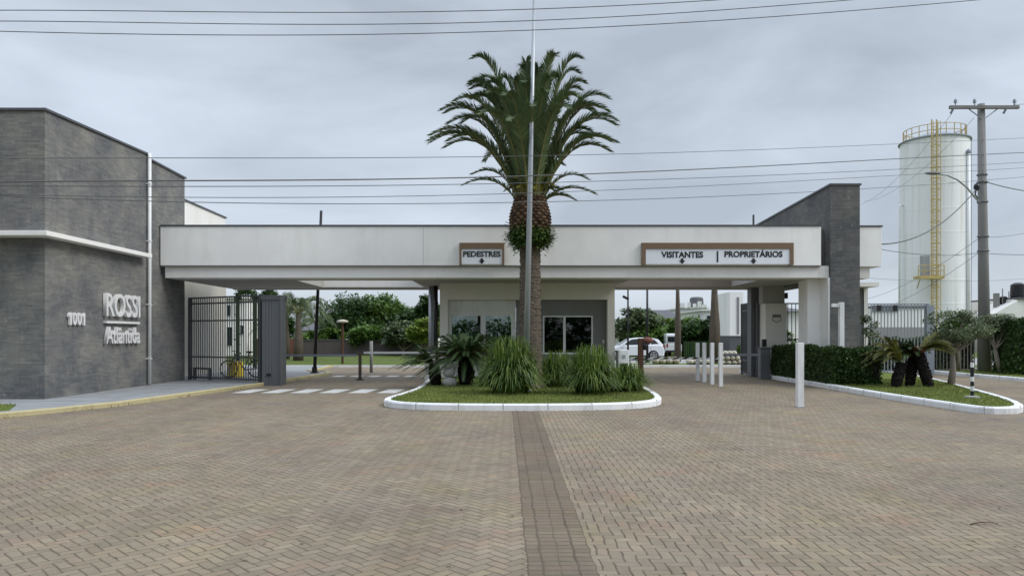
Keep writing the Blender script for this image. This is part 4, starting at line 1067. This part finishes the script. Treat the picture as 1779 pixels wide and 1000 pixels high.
# ------------------------------------------------------------------ street furniture
def lamp_post(px, D, pxt, yt, label, r=.05, head=False, z0=.08):
    b0 = Vector((X(px,D),D,z0)); tp = Vector((X(pxt,D),D,Z(yt,D))); t = thing('lamp_post', b0, label, 'lamp post')
    MB().tube([b0, tp], [r,r*.75], 10).build('pole', M['black'], t, smooth=True)
    MB().lathe(b0, [(r*2.6,0),(r*2.6,.03),(r*1.6,.05),(r*1.4,.25)], 12).build('base', M['black'], t)
    return t
lamp_post(546.5, 31.2, 558, 366, 'black lamp post behind the left bay, its tip above the canopy roof', .075)
lamp_post(1309, 32.5, 1309, 373, 'thin dark post whose tip shows above the canopy near the fin wall', .06, z0=.01)
t = lamp_post(1091, 46, 1091, 492, 'black post with a camera arm right of the booth pillar', .065, z0=.01)
MB().obox((X(1087,46),46,Z(517,46)), .4,.14,.14, 0,0,.5).build('camera', M['black'], t)
lamp_post(1124.5, 43, 1124.5, 480, 'plain black lamp post in front of the white car', .075, z0=.09)
# mushroom lamp
D = 42; b0 = Vector((X(595,D),D,.06)); t = thing('garden_lamp', b0, 'garden lamp with pale mushroom cap on the lawn', 'lamp')
MB().tube([b0,(b0.x,D,Z(560,D))], .07, 8).build('pole', M['wood'], t); MB().lathe((b0.x,D,Z(561,D)), [(.1,0),(.34,.06),(.30,.14),(.08,.2)], 16).build('cap', M['sand'], t, smooth=True)
# white posts in a row
def post(px, yb, yt, w_, label, z0=0, group='white square posts dividing the lanes'):
    b0 = G(px, yb, z0); D = b0.y; t = thing('white_post', b0, label, 'post', group); hw = w_/2; zt = Z(yt,D)
    MB().box((b0.x-hw,D-hw,z0),(b0.x+hw,D+hw,zt)).build('shaft', M['postwhite'], t, bevel=.008)
    MB().box((b0.x-hw-.03,D-hw-.03,z0),(b0.x+hw+.03,D+hw+.03,z0+.02)).build('foot_plate', M['concrete'], t)
    return t
post(1212, 661.5, 595, .12, 'farthest and leftmost of the four white posts by the striped boom')
post(1223.5, 664, 595, .12, 'second from the left of the four white posts by the striped boom')
post(1237, 668, 595, .12, 'third from the left of the four white posts by the striped boom')
post(1252, 671.5, 595, .12, 'nearest and rightmost of the four white posts by the striped boom')
post(1389.5, 707, 595, .145, 'large near white post standing alone before the hedge')
b0 = G(1461.5, 667, .12); D = b0.y; t = thing('camera_post', b0, 'tall pale post with a short arm in front of the hedge', 'post')
MB().box((b0.x-.07,D-.07,.12),(b0.x+.07,D+.07,Z(525,D))).build('shaft', M['postwhite'], t, bevel=.008)
MB().box((b0.x-.30,D-.05,Z(533,D)),(b0.x-.071,D+.05,Z(527,D))).build('arm', M['postwhite'], t)
# striped marker
b0 = G(1689, 691, .12); t = thing('striped_marker', b0, 'short black and white banded marker post on a round base', 'marker post')
MB().lathe(b0, [(.17,0),(.17,.04),(.08,.06)], 20).build('base', M['concrete'], t)
for i in range(7):
    MB().lathe(b0, [(.04,.06+i*.115),(.04,.06+(i+1)*.115-.001)], 14).build('band', M['postwhite' if i in (1,3,6) else 'black'], t)
# intercom
D = 22.9; b0 = Vector((X(1083,D),D,.13)); t = thing('intercom_box', b0, 'white intercom box with black screen beside the booth', 'intercom')
MB().box((b0.x-.12,D-.08,.13),(b0.x+.12,D+.08,.55)).build('stand', M['black'], t)
MB().box((b0.x-.16,D-.1,.551),(b0.x+.16,D+.1,1.2)).build('body', M['postwhite'], t, bevel=.02)
MB().box((b0.x-.125,D-.115,.58),(b0.x+.125,D-.101,.80)).build('screen', M['black'], t)
MB().box((b0.x-.05,D-.112,.95),(b0.x+.05,D-.101,1.05)).build('speaker_plate', M['galv'], t)
# timber post with cap
D = 21.8; b0 = Vector((X(1113,D),D,.13)); t = thing('timber_post', b0, 'dark timber post with a reddish hood at the island edge', 'post')
MB().box((b0.x-.075,D-.075,.13),(b0.x+.075,D+.075,1.56)).build('shaft', M['wood'], t, bevel=.01)
MB().blob((b0.x+.2,D,1.50), .17,.15,.10, rg, .03).build('hood', M['redwall'], t, smooth=True)
MB().blob((b0.x+.12,D-.02,1.34), .10,.1,.13, rg, .03).build('lamp_body', M['black'], t, smooth=True)
# barriers
def barrier(name, hx, D, xa, xb, z, label, striped, hous=True, hm='gatepanel', hw=.19, hz=1.05, z0=0.0):
    t = thing(name, (hx,D,z0), label, 'boom barrier')
    if hous:
        MB().box((hx-hw,D-.17,z0),(hx+hw,D+.17,hz)).build('housing', M[hm], t, bevel=.02); MB().box((hx-hw-.02,D-.19,hz+.001),(hx+hw+.02,D+.19,hz+.05)).build('housing_lid', M['bars'], t)
    if striped:
        n = 20; sg_ = (xb-xa)/n; wm_ = MB(); bm_ = MB(); h = .036
        for i in range(n):
            x = xa+sg_*i; k = .07; mb_ = wm_ if i % 2 else bm_
            vs = [(x-k,D-.3,z-h),(x+sg_-k,D-.3,z-h),(x+sg_+k,D-.3,z+h),(x+k,D-.3,z+h)]; vs += [(a,D-.25,c) for a,_,c in vs]
            mb_.add(vs, [(0,1,2,3),(7,6,5,4),(0,4,5,1),(1,5,6,2),(2,6,7,3),(3,7,4,0)])
        wm_.build('boom', M['postwhite'], t); bm_.build('boom_stripes', M['black'], t)
    else:
        MB().box((min(xa,xb),D-.3,z-.04),(max(xa,xb),D-.25,z+.04)).build('boom', M['lightfence'] if hm != 'offwhite' else M['postwhite'], t)
    return t
barrier('boom_barrier', 3.95, 26.9, 4.0, 7.45, .83, 'black and white striped boom across the right lane', True)
barrier('boom_barrier', X(1327,28.2), 28.2, X(1256,28.0), X(1318,28), .92, 'grey boom and housing beside the dark gate leaf', False, hw=.18, hz=1.15)
barrier('boom_barrier', -2.98, 27.3, -5.35, -2.99, 1.02, 'white boom reaching left from beside the booth', False, hm='offwhite')
# left long boom + rest post
barrier('boom_barrier', -7.72, 27.4, X(492,27.2), X(621,27.2), .92, 'long thin brownish boom crossing the left lane', False, hous=False)
b0 = G(625.5, 660, 0); t = thing('boom_rest', b0, 'short brown post holding the tip of the thin boom', 'post')
MB().box((b0.x-.05,b0.y-.05,0),(b0.x+.05,b0.y+.05,.98)).build('shaft', M['palmbark'], t); MB().box((b0.x-.13,b0.y-.1,0),(b0.x+.13,b0.y+.1,.05)).build('foot', M['black'], t)
b0 = Vector((X(645,33),33,0)); cl = MB().tube([b0,(b0.x,33,Z(592,33))], .07, 10).build('bollard', M['concrete'], None, smooth=True); tag(cl, 'pale round bollard behind the white boom', 'bollard')

# right gate group
pl = thing('gate_pillar', (10,28.6,0), 'white gate pillar with a small dark shield emblem', 'pillar')
xa, xb = X(1330,28.6), X(1367,28.6)
MB().box((xa,28.6,0),(xb,29.3,Z(527,28.6))).build('pillar', M['offwhite'], pl); MB().box((xa-.06,28.75,Z(527,28.6)+.001),(xb-.03,29.2,ZB-.002)).build('shade_grey_upper_pillar', M['soffit'], pl)  # upper part coloured grey to paint in the shade under the canopy beam
# crest: dark rows over outlined shield
cx = X(1349.5,28.6); cz = Z(551,28.6); s_ = .16
mb = MB()
for j in range(2):
    for i in range(4): mb.box((cx-s_+i*.082, 28.585, cz+.0+j*.055), (cx-s_+i*.082+.07, 28.599, cz+.045+j*.055))
mb.build('emblem', M['bars'], pl)
MB().tube([(cx-s_,28.59,cz-.02),(cx-s_,28.59,cz-.10),(cx-.06,28.59,cz-.17),(cx,28.59,cz-.19),(cx+.06,28.59,cz-.17),(cx+s_,28.59,cz-.10),(cx+s_,28.59,cz-.02)], .012, 6).build('emblem_outline', M['bars'], pl)
MB().box((xb+.002,28.7,Z(518,28.6)),(xb+.08,28.85,Z(508,28.6))).build('camera', M['black'], pl)
pc = MB().box((X(1305,29.6),29.6,0),(X(1328,29.6),30.1,ZB-.003)).build('dark_column', M['gatepanel'], None, bevel=.01); tag(pc, 'dark grey metal column left of the emblem pillar', 'column')
t = bars_fence('gate_leaf', (X(1316,29.3),29.3), (X(1289,31.6),31.6), .03, 2.95, 'open dark barred gate leaf beside the dark column', 'gate', M['bars'], step=.10, r=.018, rails=(.03,.2,.9,1.0), posts=True)
MB().obox(((X(1316,29.3)+X(1289,31.6))/2+.03,30.45,.9), 2.2,.02,1.6, math.atan2(2.3, X(1289,31.6)-X(1316,29.3))).build('mesh_panel', M['bars'], t)
ic = MB().box((X(1322,28.3),28.1,1.20+.01),(X(1329,28.3),28.25,1.5)).build('entry_phone', M['black'], None, bevel=.01); tag(ic, 'small black entry phone above the grey barrier housing', 'entry phone')
bars_fence('pedestrian_gate', (xb+.03,29.0), (11.3,29.0), .1, Z(527,29), 'narrow barred pedestrian gate between the emblem pillar and white column', 'gate', M['bars'], .13, .012, (.05,.5,1.0))

# right tall fence
D = 30.5
t = bars_fence('metal_fence', (X(1496,D),D), (X(1612,D),D), .05, Z(528,D), 'tall pale grey vertical bar fence right of the fin wall', 'fence', M['lightfence'], .135, .016, (.05,1.0))
MB().box((X(1608,D),D-.1,.05),(X(1621,D),D+.1,Z(530,D))).build('end_post', M['lightfence'], t)
for px in (1525, 1553):
    MB().box((X(px-3,D),D-.16,Z(540,D)),(X(px+3,D),D-.06,Z(530,D))).build('flood_light', M['black'], t)
bars_fence('metal_fence', (X(1621,32.9),32.9), (X(1860,32.9),32.9), .05, Z(574,32.9), 'lower bar fence behind the trees at right', 'fence', M['poleconc'], .15, .02, (.05,.95))
w_ = MB().box((X(1520,40),40,0),(X(1625,40),40.3,Z(568,40))).build('concrete_wall', M['concrete'], None); tag(w_, 'bare grey concrete wall behind the tall bar fence', 'wall')
hedge('hedge', [(X(1500,33),33,X(1690,33),33.6)], .0, 1.45, 'row of green shrubs behind the tall bar fence', TL[3], rg, 350, .09)
t = thing('white_shed', (X(1565,60),60,0), 'long white shed with blue-grey band behind the tall fence', 'shed')
D = 60; MB().box((X(1515,D),D,0),(X(1606,D),D+8,Z(535,D))).build('wall', M['white'], t); MB().box((X(1515,D),D-.1,Z(541,D)),(X(1560,D),D-.001,Z(530,D))).build('band', M['gatepanel'], t); MB().box((X(1514,D),D-.12,Z(535,D)+.001),(X(1607,D),D+8.2,Z(531,D))).build('roof', M['roof'], t)
t = thing('white_shed', (X(1670,100),100,0), 'low white industrial building at the foot of the silo', 'shed')
D = 100; MB().box((X(1640,D),D,0),(X(1712,D),D+10,Z(527,D))).build('wall', M['white'], t); MB().box((X(1639,D),D-.2,Z(527,D)+.001),(X(1713,D),D+10.2,Z(525,D))).build('roof', M['roof'], t)
t = thing('white_house', (X(1765,75),75,0), 'white house with gable, chimney and dark tank at the far right', 'house')
D = 75; MB().box((X(1758,D),D,0),(X(1860,D),D+8,Z(520,D))).build('wall', M['white'], t)
MB().box((X(1766,D),D-.2,Z(520,D)+.01),(X(1860,D),D+8,Z(516,D))).build('roof', M['roof'], t)
x0, x1 = X(1722,D), X(1762,D); MB().add([(x0,D-.5,Z(545,D)),(x1,D-.5,Z(545,D)),(x1,D-.5,Z(522,D)),(x0,D+3,Z(545,D)),(x1,D+3,Z(545,D)),(x1,D+3,Z(522,D))],[(0,1,2),(5,4,3),(0,2,5,3),(1,4,5,2),(0,3,4,1)]).build('gable', M['white'], t)
MB().box((X(1722,D),D-.4,0),(X(1757,D),D+2.9,Z(545,D)-.01)).build('lower_wall', M['white'], t)
MB().box((X(1742,D),D+1,Z(545,D)+.1),(X(1748,D),D+1.5,Z(508,D))).build('chimney', M['poleconc'], t)
MB().lathe((X(1780,D),D+1,Z(516,D)+.01), [(.6,0),(.7,.1),(.65,1.3),(.3,1.5)], 16).build('water_tank', M['black'], t)
MB().lathe((X(1757,D),D+1.2,Z(522,D)-.3), [(.35,0),(.35,.7),(.2,.8)], 12).build('vent', M['black'], t)
for px, yt in ((1751,500),(1762,505)): MB().tube([(X(px,D),D+.8,Z(530,D)),(X(px,D),D+.8,Z(yt,D))], .05, 5).build('antenna', M['poleconc'], t)

# ------------------------------------------------------------------ silo
D = 80; cx = 45.15; r = 3.294; zt = Z(249,D)
t = thing('silo', (cx,D,0), 'tall white cylindrical silo with yellow ladder and top railing', 'silo')
MB().lathe((cx,D,0), [(r,0),(r,zt)], 64).build('body', M['silo'], t, smooth=False)
MB().lathe((cx,D,0), [(r+.02,zt+.001),(r+.18,zt+.02),(r+.18,zt+.12),(r*.3,zt+1.0),(.2,zt+1.1)], 64).build('roof', M['lightfence'], t)
mb = MB()
for z in range(1, 9): mb.lathe((cx,D,0), [(r+.001, z*zt/9), (r+.025, z*zt/9+.02), (r+.001, z*zt/9+.06)], 64)
mb.build('seam', M['silo'], t)
mb = MB(); rr_ = r*.90; zr_ = zt+.15; n = 22
for k in range(n):
    a = 2*math.pi*k/n; p = (cx+rr_*math.cos(a), D+rr_*math.sin(a)); mb.tube([(p[0],p[1],zr_-.1),(p[0],p[1],zr_+1.25)], .045, 5)
for hz in (.62, 1.25):
    mb.tube([(cx+rr_*math.cos(2*math.pi*k/40), D+rr_*math.sin(2*math.pi*k/40), zr_+hz) for k in range(41)], .04, 5, cap=False)
mb.build('railing', M['yellow'], t)
lx = X(1619.5,D-r); ly_ = D-r-.35
mb = MB()
for s in (-1,1): mb.tube([(lx+s*.25,ly_,1),(lx+s*.25,ly_,zt+1.5)], .07, 6)
for z in range(int(zt/.35)): mb.tube([(lx-.25,ly_,1.2+z*.35),(lx+.25,ly_,1.2+z*.35)], .035, 4)
for z in range(4, int(zt/1.1)):
    mb.tube([(lx-.38,ly_,z*1.1),(lx-.36,ly_-.5,z*1.1),(lx,ly_-.7,z*1.1),(lx+.36,ly_-.5,z*1.1),(lx+.38,ly_,z*1.1)], .04, 4)
for s in (-.36,0,.36): mb.tube([(lx+s,ly_-.5-(.2 if s == 0 else 0),4.4),(lx+s,ly_-.5-(.2 if s == 0 else 0),zt+1.2)], .04, 4)
mb.build('ladder', M['yellow'], t)
D3 = D-r-.2
MB().box((X(1588,D3),D3-.9,Z(485,D3)),(X(1632,D3),D3+.15,Z(480,D3))).build('platform', M['yellow'], t)
mb = MB()
for px in (1588,1598,1622,1632): mb.tube([(X(px,D3),D3-.85,Z(480,D3)),(X(px,D3),D3-.85,Z(462,D3))], .05, 5)
for y in (462,471): mb.tube([(X(1588,D3),D3-.85,Z(y,D3)),(X(1632,D3),D3-.85,Z(y,D3))], .04, 5)
mb.tube([(X(1591,D3),D3-.8,Z(486,D3)),(X(1596,D3),D3+.3,Z(500,D3))], .06, 5)
mb.build('platform_railing', M['yellow'], t)
MB().box((X(1601,D3),D3-.12,Z(479,D3)),(X(1614,D3),D3+.3,Z(444,D3))).build('door', M['door'], t)
MB().tube([(cx-r-.45,D,0),(cx-r-.45,D,Z(360,D)),(cx-r-.3,D,Z(356,D)),(cx-r+.05,D,Z(357,D))], .10, 8).build('pipe', M['silo'], t, smooth=True)
a = -.98; vx, vy = cx+ (r+.15)*math.cos(a), D+(r+.15)*math.sin(a)
MB().tube([(vx,vy,0),(vx,vy,Z(268,vy))], .17, 10).build('vent_pipe', M['silo'], t, smooth=True); MB().lathe((vx,vy,Z(266,vy)), [(.28,0),(.28,.2),(.05,.45)], 12).build('vent_cap', M['lightfence'], t)
MB().tube([(cx+r-.25,D-1.5,zt*.05),(cx+r-.25,D-1.5,zt)], .03, 5).build('cable', M['lightfence'], t)

# ------------------------------------------------------------------ utility pole
UD = 31.5; bx = X(1711,UD); t = thing('utility_pole', (bx,UD,.1), 'tall concrete utility pole with wooden crossarm and curved lamp arm', 'utility pole')
tx = X(1704.5,UD); tz = Z(181,UD)
MB().tube([(bx,UD,.1),((bx+tx)/2,UD,(tz+.1)/2),(tx,UD,tz)], [.25,.19,.14], 16).build('pole', M['poleconc'], t, smooth=True)
ca = MB().obox((tx,UD-.2,Z(189,UD)), (X(1765,UD)-X(1645,UD)), .12, .14).build('crossarm', M['poleconc'], t, bevel=.01)
for px, y in ((1655,180),(1688,178),(1757,180),(1740,196),(1649,199)):
    p = Vector((X(px,UD),UD-.2,Z(186,UD)))
    if y < 190: MB().lathe(p, [(.02,.0),(.02,.10),(.07,.11),(.05,.17),(.075,.18),(.04,.27)], 10).build('insulator', M['lightfence'], t)
    else: MB().obox(p+Vector((0,-.02,-.22)), .07,.07,.26, 0,0,.5).build('fuse_holder', M['gatepanel'], t)
mb = MB()
for s in (-1,1): mb.tube([(tx+s*.6,UD-.13,Z(191,UD)),(tx+s*.05,UD-.13,Z(208,UD))], .025, 5)
mb.build('brace', M['galv'], t)
arm = [P(1702,352,UD-.2),P(1692,341,UD-.5),P(1680,326,UD-.8),P(1663,312,UD-1.1),P(1645,304,UD-1.4),P(1630,302,UD-1.6)]
MB().tube(arm, .035, 8).build('lamp_arm', M['galv'], t, smooth=True)
MB().blob(P(1620,301,UD-1.7), .32,.12,.06, rg, .02).build('lamp_head', M['gatepanel'], t, smooth=True)
for y, r_ in ((305,.2),(318,.21),(352,.21),(412,.22),(437,.225)): MB().lathe((tx+(bx-tx)*(y-181)/465,UD,Z(y,UD)), [(r_,0),(r_+.01,.03),(r_,.06)], 14).build('band', M['gatepanel'], t)
mb = MB(); mb.blob(P(1697,325,UD-.25), .12,.1,.16, rg, .1); mb.tube([P(1697,325,UD-.3),P(1694,338,UD-.3),P(1699,345,UD-.25)], .03, 5); mb.build('cable_clamp', M['black'], t)

# ------------------------------------------------------------------ wires
def spl(pts, n=40):
    res = []
    for i in range(n+1):
        x = pts[0][0]+(pts[-1][0]-pts[0][0])*i/n; s = 0
        for j, (xj, yj) in enumerate(pts):
            l = yj
            for k_, (xk, _) in enumerate(pts):
                if k_ != j: l *= (x-xk)/(xj-xk)
            s += l
        res.append((x, s))
    return res
def plane_depth(x, a, b_):           # wires hang over a straight line on the ground
    k1, k2 = (x-CX)/F, None
    ax, ay = a; dx, dy = b_[0]-a[0], b_[1]-a[1]
    tt = (ax-k1*ay)/(k1*dy-dx); return ay+dy*tt
def wire(pts, a, b_, r, label, group, n=40):
    vs = []
    for x, y in spl(pts, n):
        D = plane_depth(x, a, b_); vs.append(P(x, y, D))
    o = MB().tube(vs, r, 5).build('overhead_wire', M['bars'], None, smooth=True); return tag(o, label, 'wire', group)
A = (X(-300,12.2),12.2); B = (X(2000,14.5),14.5)
for pts, lab in (([(-60,18.5),(450,21.5),(900,17),(1250,0),(1420,-12)], 'highest overhead wire, leaving the top edge first'),
                 ([(-60,37),(500,42.5),(900,37),(1480,0),(1640,-13)], 'second overhead wire from the top'),
                 ([(-60,53),(600,60.5),(1100,44.5),(1700,0),(1820,-11)], 'third overhead wire from the top, longest of the upper three')):
    wire(pts, A, B, .0075, lab, 'upper overhead wires')
A = (X(-300,12.5),12.5); B = (X(1705,UD-.25),UD-.25)
for pts, r_, lab in (([(-60,275.5),(500,274.5),(1100,267),(1560,250),(1860,236)], .008, 'thin wire crossing the palm above the thick cable'),
                     ([(-60,317),(500,313),(1100,299),(1500,279),(1860,262)], .015, 'thick dark cable crossing in front of the palm'),
                     ([(-60,322),(500,323.5),(1100,313),(1500,297),(1860,277)], .009, 'thin wire just beneath the thick cable'),
                     ([(-60,336),(500,343),(1100,328.5),(1500,308),(1860,287)], .008, 'fourth wire down of the middle bundle'),
                     ([(-60,337),(500,353.5),(1100,346.5),(1500,328),(1860,300)], .009, 'lowest wire of the bundle crossing the palm')):
    wire(pts, A, B, r_, lab, 'middle overhead wires')
def wire3(p, q, sag, r, label, n=16, group='service wires at the utility pole'):
    p, q = Vector(p), Vector(q); vs = []
    for i in range(n+1):
        t = i/n; v = p.lerp(q,t); v.z -= sag*4*t*(1-t); vs.append(v)
    tag(MB().tube(vs, r, 5).build('overhead_wire', M['bars'], None, smooth=True), label, 'wire', group)
wire3(P(1530,424,26), P(1695,330,UD-.3), .55, .022, 'thick black cable sagging from the pole to the canopy end')
wire3(P(1713,316,UD-.2), P(1900,330,36), .3, .02, 'black cable leaving the pole to the right')
wire3(P(1530,433,27), P(1702,439,UD-.25), .15, .012, 'thin cable from the canopy end low onto the pole')
wire3(P(1702,439,UD-.25), P(1900,430,38), .2, .012, 'thin cable running right from the lower pole band')
wire3(P(1500,520,50), P(1703,412,UD-.2), .4, .009, 'faint wire rising to the pole behind the silo ladder')
wire3(P(1710,412,UD-.2), P(1900,352,33), .4, .009, 'faint wire rising right from the middle pole band')
wire3(P(1500,545,50), P(1703,437,UD-.2), .4, .009, 'faint wire rising to the lower pole band')
wire3(P(1654,197,UD-.2), P(1480,360,60), .8, .008, 'thin wire dropping left from the end of the crossarm')
wire3(P(1692,205,UD-.2), P(1500,350,60), .8, .008, 'thin wire dropping left from the crossarm beside the pole')
wire3(P(1760,182,UD-.2), P(1900,160,28), .1, .008, 'thin wire leaving the crossarm end to the right')
wire3(P(1500,482,60), P(1900,470,70), .6, .012, 'far thin wire low behind the silo')

# ------------------------------------------------------------------ car
def car(px_rear, D, label):
    xr = X(px_rear,D); Ln = 4.0; x0 = xr-Ln; W = 1.72; gz = .01; cy = D+W/2
    t = thing('parked_car', (x0+Ln/2, cy, gz), label, 'car')
    # side outline: (u along length from front, z)
    top = [(0,.45),(.06,.68),(.35,.78),(.95,.93),(1.1,.96),(1.25,.97)]
    body = [(0,.28),(0,.5),(.08,.70),(.5,.84),(1.05,.94),(2.0,.98),(3.1,1.0),(3.85,1.0),(3.98,.82),(4.0,.5),(3.97,.28)]
    def arch(cu, r=.37, n=9): return [(cu+r*math.cos(a), .28+max(0,r*math.sin(a)-0.0)) for a in [math.pi*i/(n-1) for i in range(n)]]
    outline = body + arch(3.28) + arch(.76)
    def sec(ins): return [(x0+u, z) for u, z in outline]
    n = len(outline); vs = []; fs = []
    rows = [(-W/2+.0, 0), (-W/2-.0, 0)]
    def row(y, sh_): return [(x0+Ln/2+(u-Ln/2)*(1-sh_), cy+y, gz+.0+(z if z < .7 else .7+(z-.7)*(1-sh_*4))) for u, z in outline]
    ys = [(-W/2,.03),(-W/2+.09,.0),(W/2-.09,.0),(W/2,.03)]
    for y, s in ys: vs += row(y, s)
    for k in range(3):
        for i in range(n): fs.append((k*n+i, k*n+(i+1)%n, (k+1)*n+(i+1)%n, (k+1)*n+i))
    fs += [tuple(range(n-1,-1,-1)), tuple(range(3*n,4*n))]
    MB().add(vs, fs).build('body', M['carpaint'], t, bevel=.02)
    # greenhouse
    ghb = [(1.0,.94),(3.92,.99)]; ght = [(1.75,1.42),(2.4,1.49),(3.1,1.47),(3.6,1.38)]
    g_ = [ghb[0]] + ght + [ghb[1]]; m_ = len(g_); vs = []
    for y, tp in ((-1,1),(1,1)):
        for u, z in g_:
            f = (z-.95)/.55; vs.append((x0+u, cy+y*(W/2-.06-.16*f), gz+z))
    fs = [tuple(range(m_-1,-1,-1)), tuple(range(m_,2*m_))] + [(i,i+1,i+1+m_,i+m_) for i in range(m_-1)]
    MB().add(vs, fs).build('cabin', M['carpaint'], t, bevel=.03)
    for y in (-1,1):
        for poly in ([(1.25,1.0),(1.85,1.36),(2.33,1.41),(2.33,1.02)], [(2.42,1.02),(2.42,1.41),(3.0,1.40),(3.05,1.04)], [(3.12,1.05),(3.1,1.39),(3.35,1.34),(3.6,1.08)]):
            vs = []
            for off in (.012, -.004):
                for u, z in poly:
                    f = (z-.95)/.55; vs.append((x0+u, cy+y*(W/2-.06-.16*f+off), gz+z))
            n_ = len(poly); MB().add(vs, [tuple(range(n_)), tuple(range(2*n_-1,n_-1,-1))]+[(i,(i+1)%n_,(i+1)%n_+n_,i+n_) for i in range(n_)]).build('side_window', M['carglass'], t)
    vs = []
    for u, z in ((1.07,.99),(1.72,1.39)):
        f = (z-.95)/.55; hw = W/2-.14-.16*f; vs += [(x0+u-.02, cy-hw, gz+z+.02), (x0+u-.02, cy+hw, gz+z+.02)]
    MB().add(vs, [(0,1,3,2)]).build('windscreen', M['carglass'], t)
    vs = []
    for u, z in ((3.87,1.05),(3.65,1.34)):
        f = (z-.95)/.55; hw = W/2-.14-.16*f; vs += [(x0+u+.02, cy-hw, gz+z+.01), (x0+u+.02, cy+hw, gz+z+.01)]
    MB().add(vs, [(0,1,3,2)]).build('rear_window', M['carglass'], t)
    for cu in (.76, 3.28):
        for y in (-1,1):
            yc = cy+y*(W/2-.10); mb = MB(); K = 24
            for s, e_ in ((-.1,.1),):
                prof = [(.30-.0,-.1),(.325,-.08),(.325,.08),(.30,.1)]
                vs = []; fs = []
                for r_, o_ in prof:
                    for k in range(K):
                        a = 2*math.pi*k/K; vs.append((x0+cu+r_*math.cos(a), yc+o_, gz+.325+r_*math.sin(a)))
                for i in range(3):
                    for k in range(K): fs.append((i*K+k,i*K+(k+1)%K,(i+1)*K+(k+1)%K,(i+1)*K+k))
                fs += [tuple(range(K)), tuple(range(3*K,4*K))]; mb.add(vs, fs)
            wh = mb.build('wheel', M['rubber'], t)
            mb = MB()
            for k in range(5):
                a = 2*math.pi*k/5+.3; mb.obox((x0+cu+.1*math.cos(a), yc+y*.105, gz+.325+.1*math.sin(a)), .2, .02, .055, 0, 0, -a)
            mb.tube([(x0+cu+.205*math.cos(2*math.pi*k/24), yc+y*.105, gz+.325+.205*math.sin(2*math.pi*k/24)) for k in range(25)], .018, 5, cap=False)
            mb.build('rim', M['alloy'], wh)
    for y in (-1,1):
        MB().obox((x0+3.955,cy+y*.72,gz+.88), .09,.2,.2).build('tail_light', M['redlamp'], t)
        MB().obox((x0+.13,cy+y*.66,gz+.66), .22,.26,.12).build('headlight', M['alloy'], t)
        MB().obox((x0+1.35,cy+y*.93,gz+1.03), .1,.16,.12).build('mirror', M['carpaint'], t)
        for u in (2.28, 3.0): MB().obox((x0+u,cy+y*(W/2+.005),gz+.88), .16,.02,.03).build('door_handle', M['carpaint'], t)
    mb = MB()
    for y in (-1,): 
        for u in (1.2,2.38,3.08): mb.box((x0+u,cy+y*(W/2+.001)-.002,gz+.38),(x0+u+.012,cy+y*(W/2+.001)+.004,gz+.93))
    mb.build('door_gap', M['bars'], t)
    MB().box((x0+1.15,cy-W/2-.008,gz+.26),(x0+2.9,cy+W/2+.008,gz+.33)).build('sill', M['rubber'], t)
    return t
car(1155, 49, 'white hatchback parked on the inner street right of the booth')
# small white van end
D = 57; t = thing('parked_van', (X(1164,D),D+2,0.01), 'white van parked beyond the hatchback, seen from behind', 'van')
x0, x1 = X(1156,D), X(1181,D)
MB().box((x0,D,.35),(x1,D+4,1.05)).build('body', M['carpaint'], t, bevel=.06); MB().box((x0+.06,D+.05,1.051),(x1-.06,D+3.9,1.78)).build('cabin', M['carpaint'], t, bevel=.12)
MB().box((x0+.18,D-.0,1.15),(x1-.18,D+.049,1.55)).build('rear_window', M['carglass'], t)
for s in (x0+.08,x1-.2):
    MB().box((s,D-.03,.75),(s+.12,D-.001,1.02)).build('tail_light', M['redlamp'], t)
for xx in (x0+.02, x1-.22):
    for yy in (.7,3.2):
        MB().tube([(xx,D+yy,.34),(xx+.2,D+yy,.34)], .33, 18).build('wheel', M['rubber'], t)
MB().box((x0+.02,D-.05,.35),(x1-.02,D-.001,.5)).build('bumper', M['rubber'], t)
# fallen dry frond on the paving at right
lf = MB(); rb = MB(); p = G(1710, 912); frond(lf, rb, p+Vector((-.12,0,.01)), p+Vector((0,.02,.035)), p+Vector((.13,.01,.012)), .03, 10, .006, rg, .006)
lf.add(rb.v, rb.f); tag(lf.build('fallen_twig', M['wood'], None, fix=False), 'dry twig lying on the paving at lower right', 'twig')
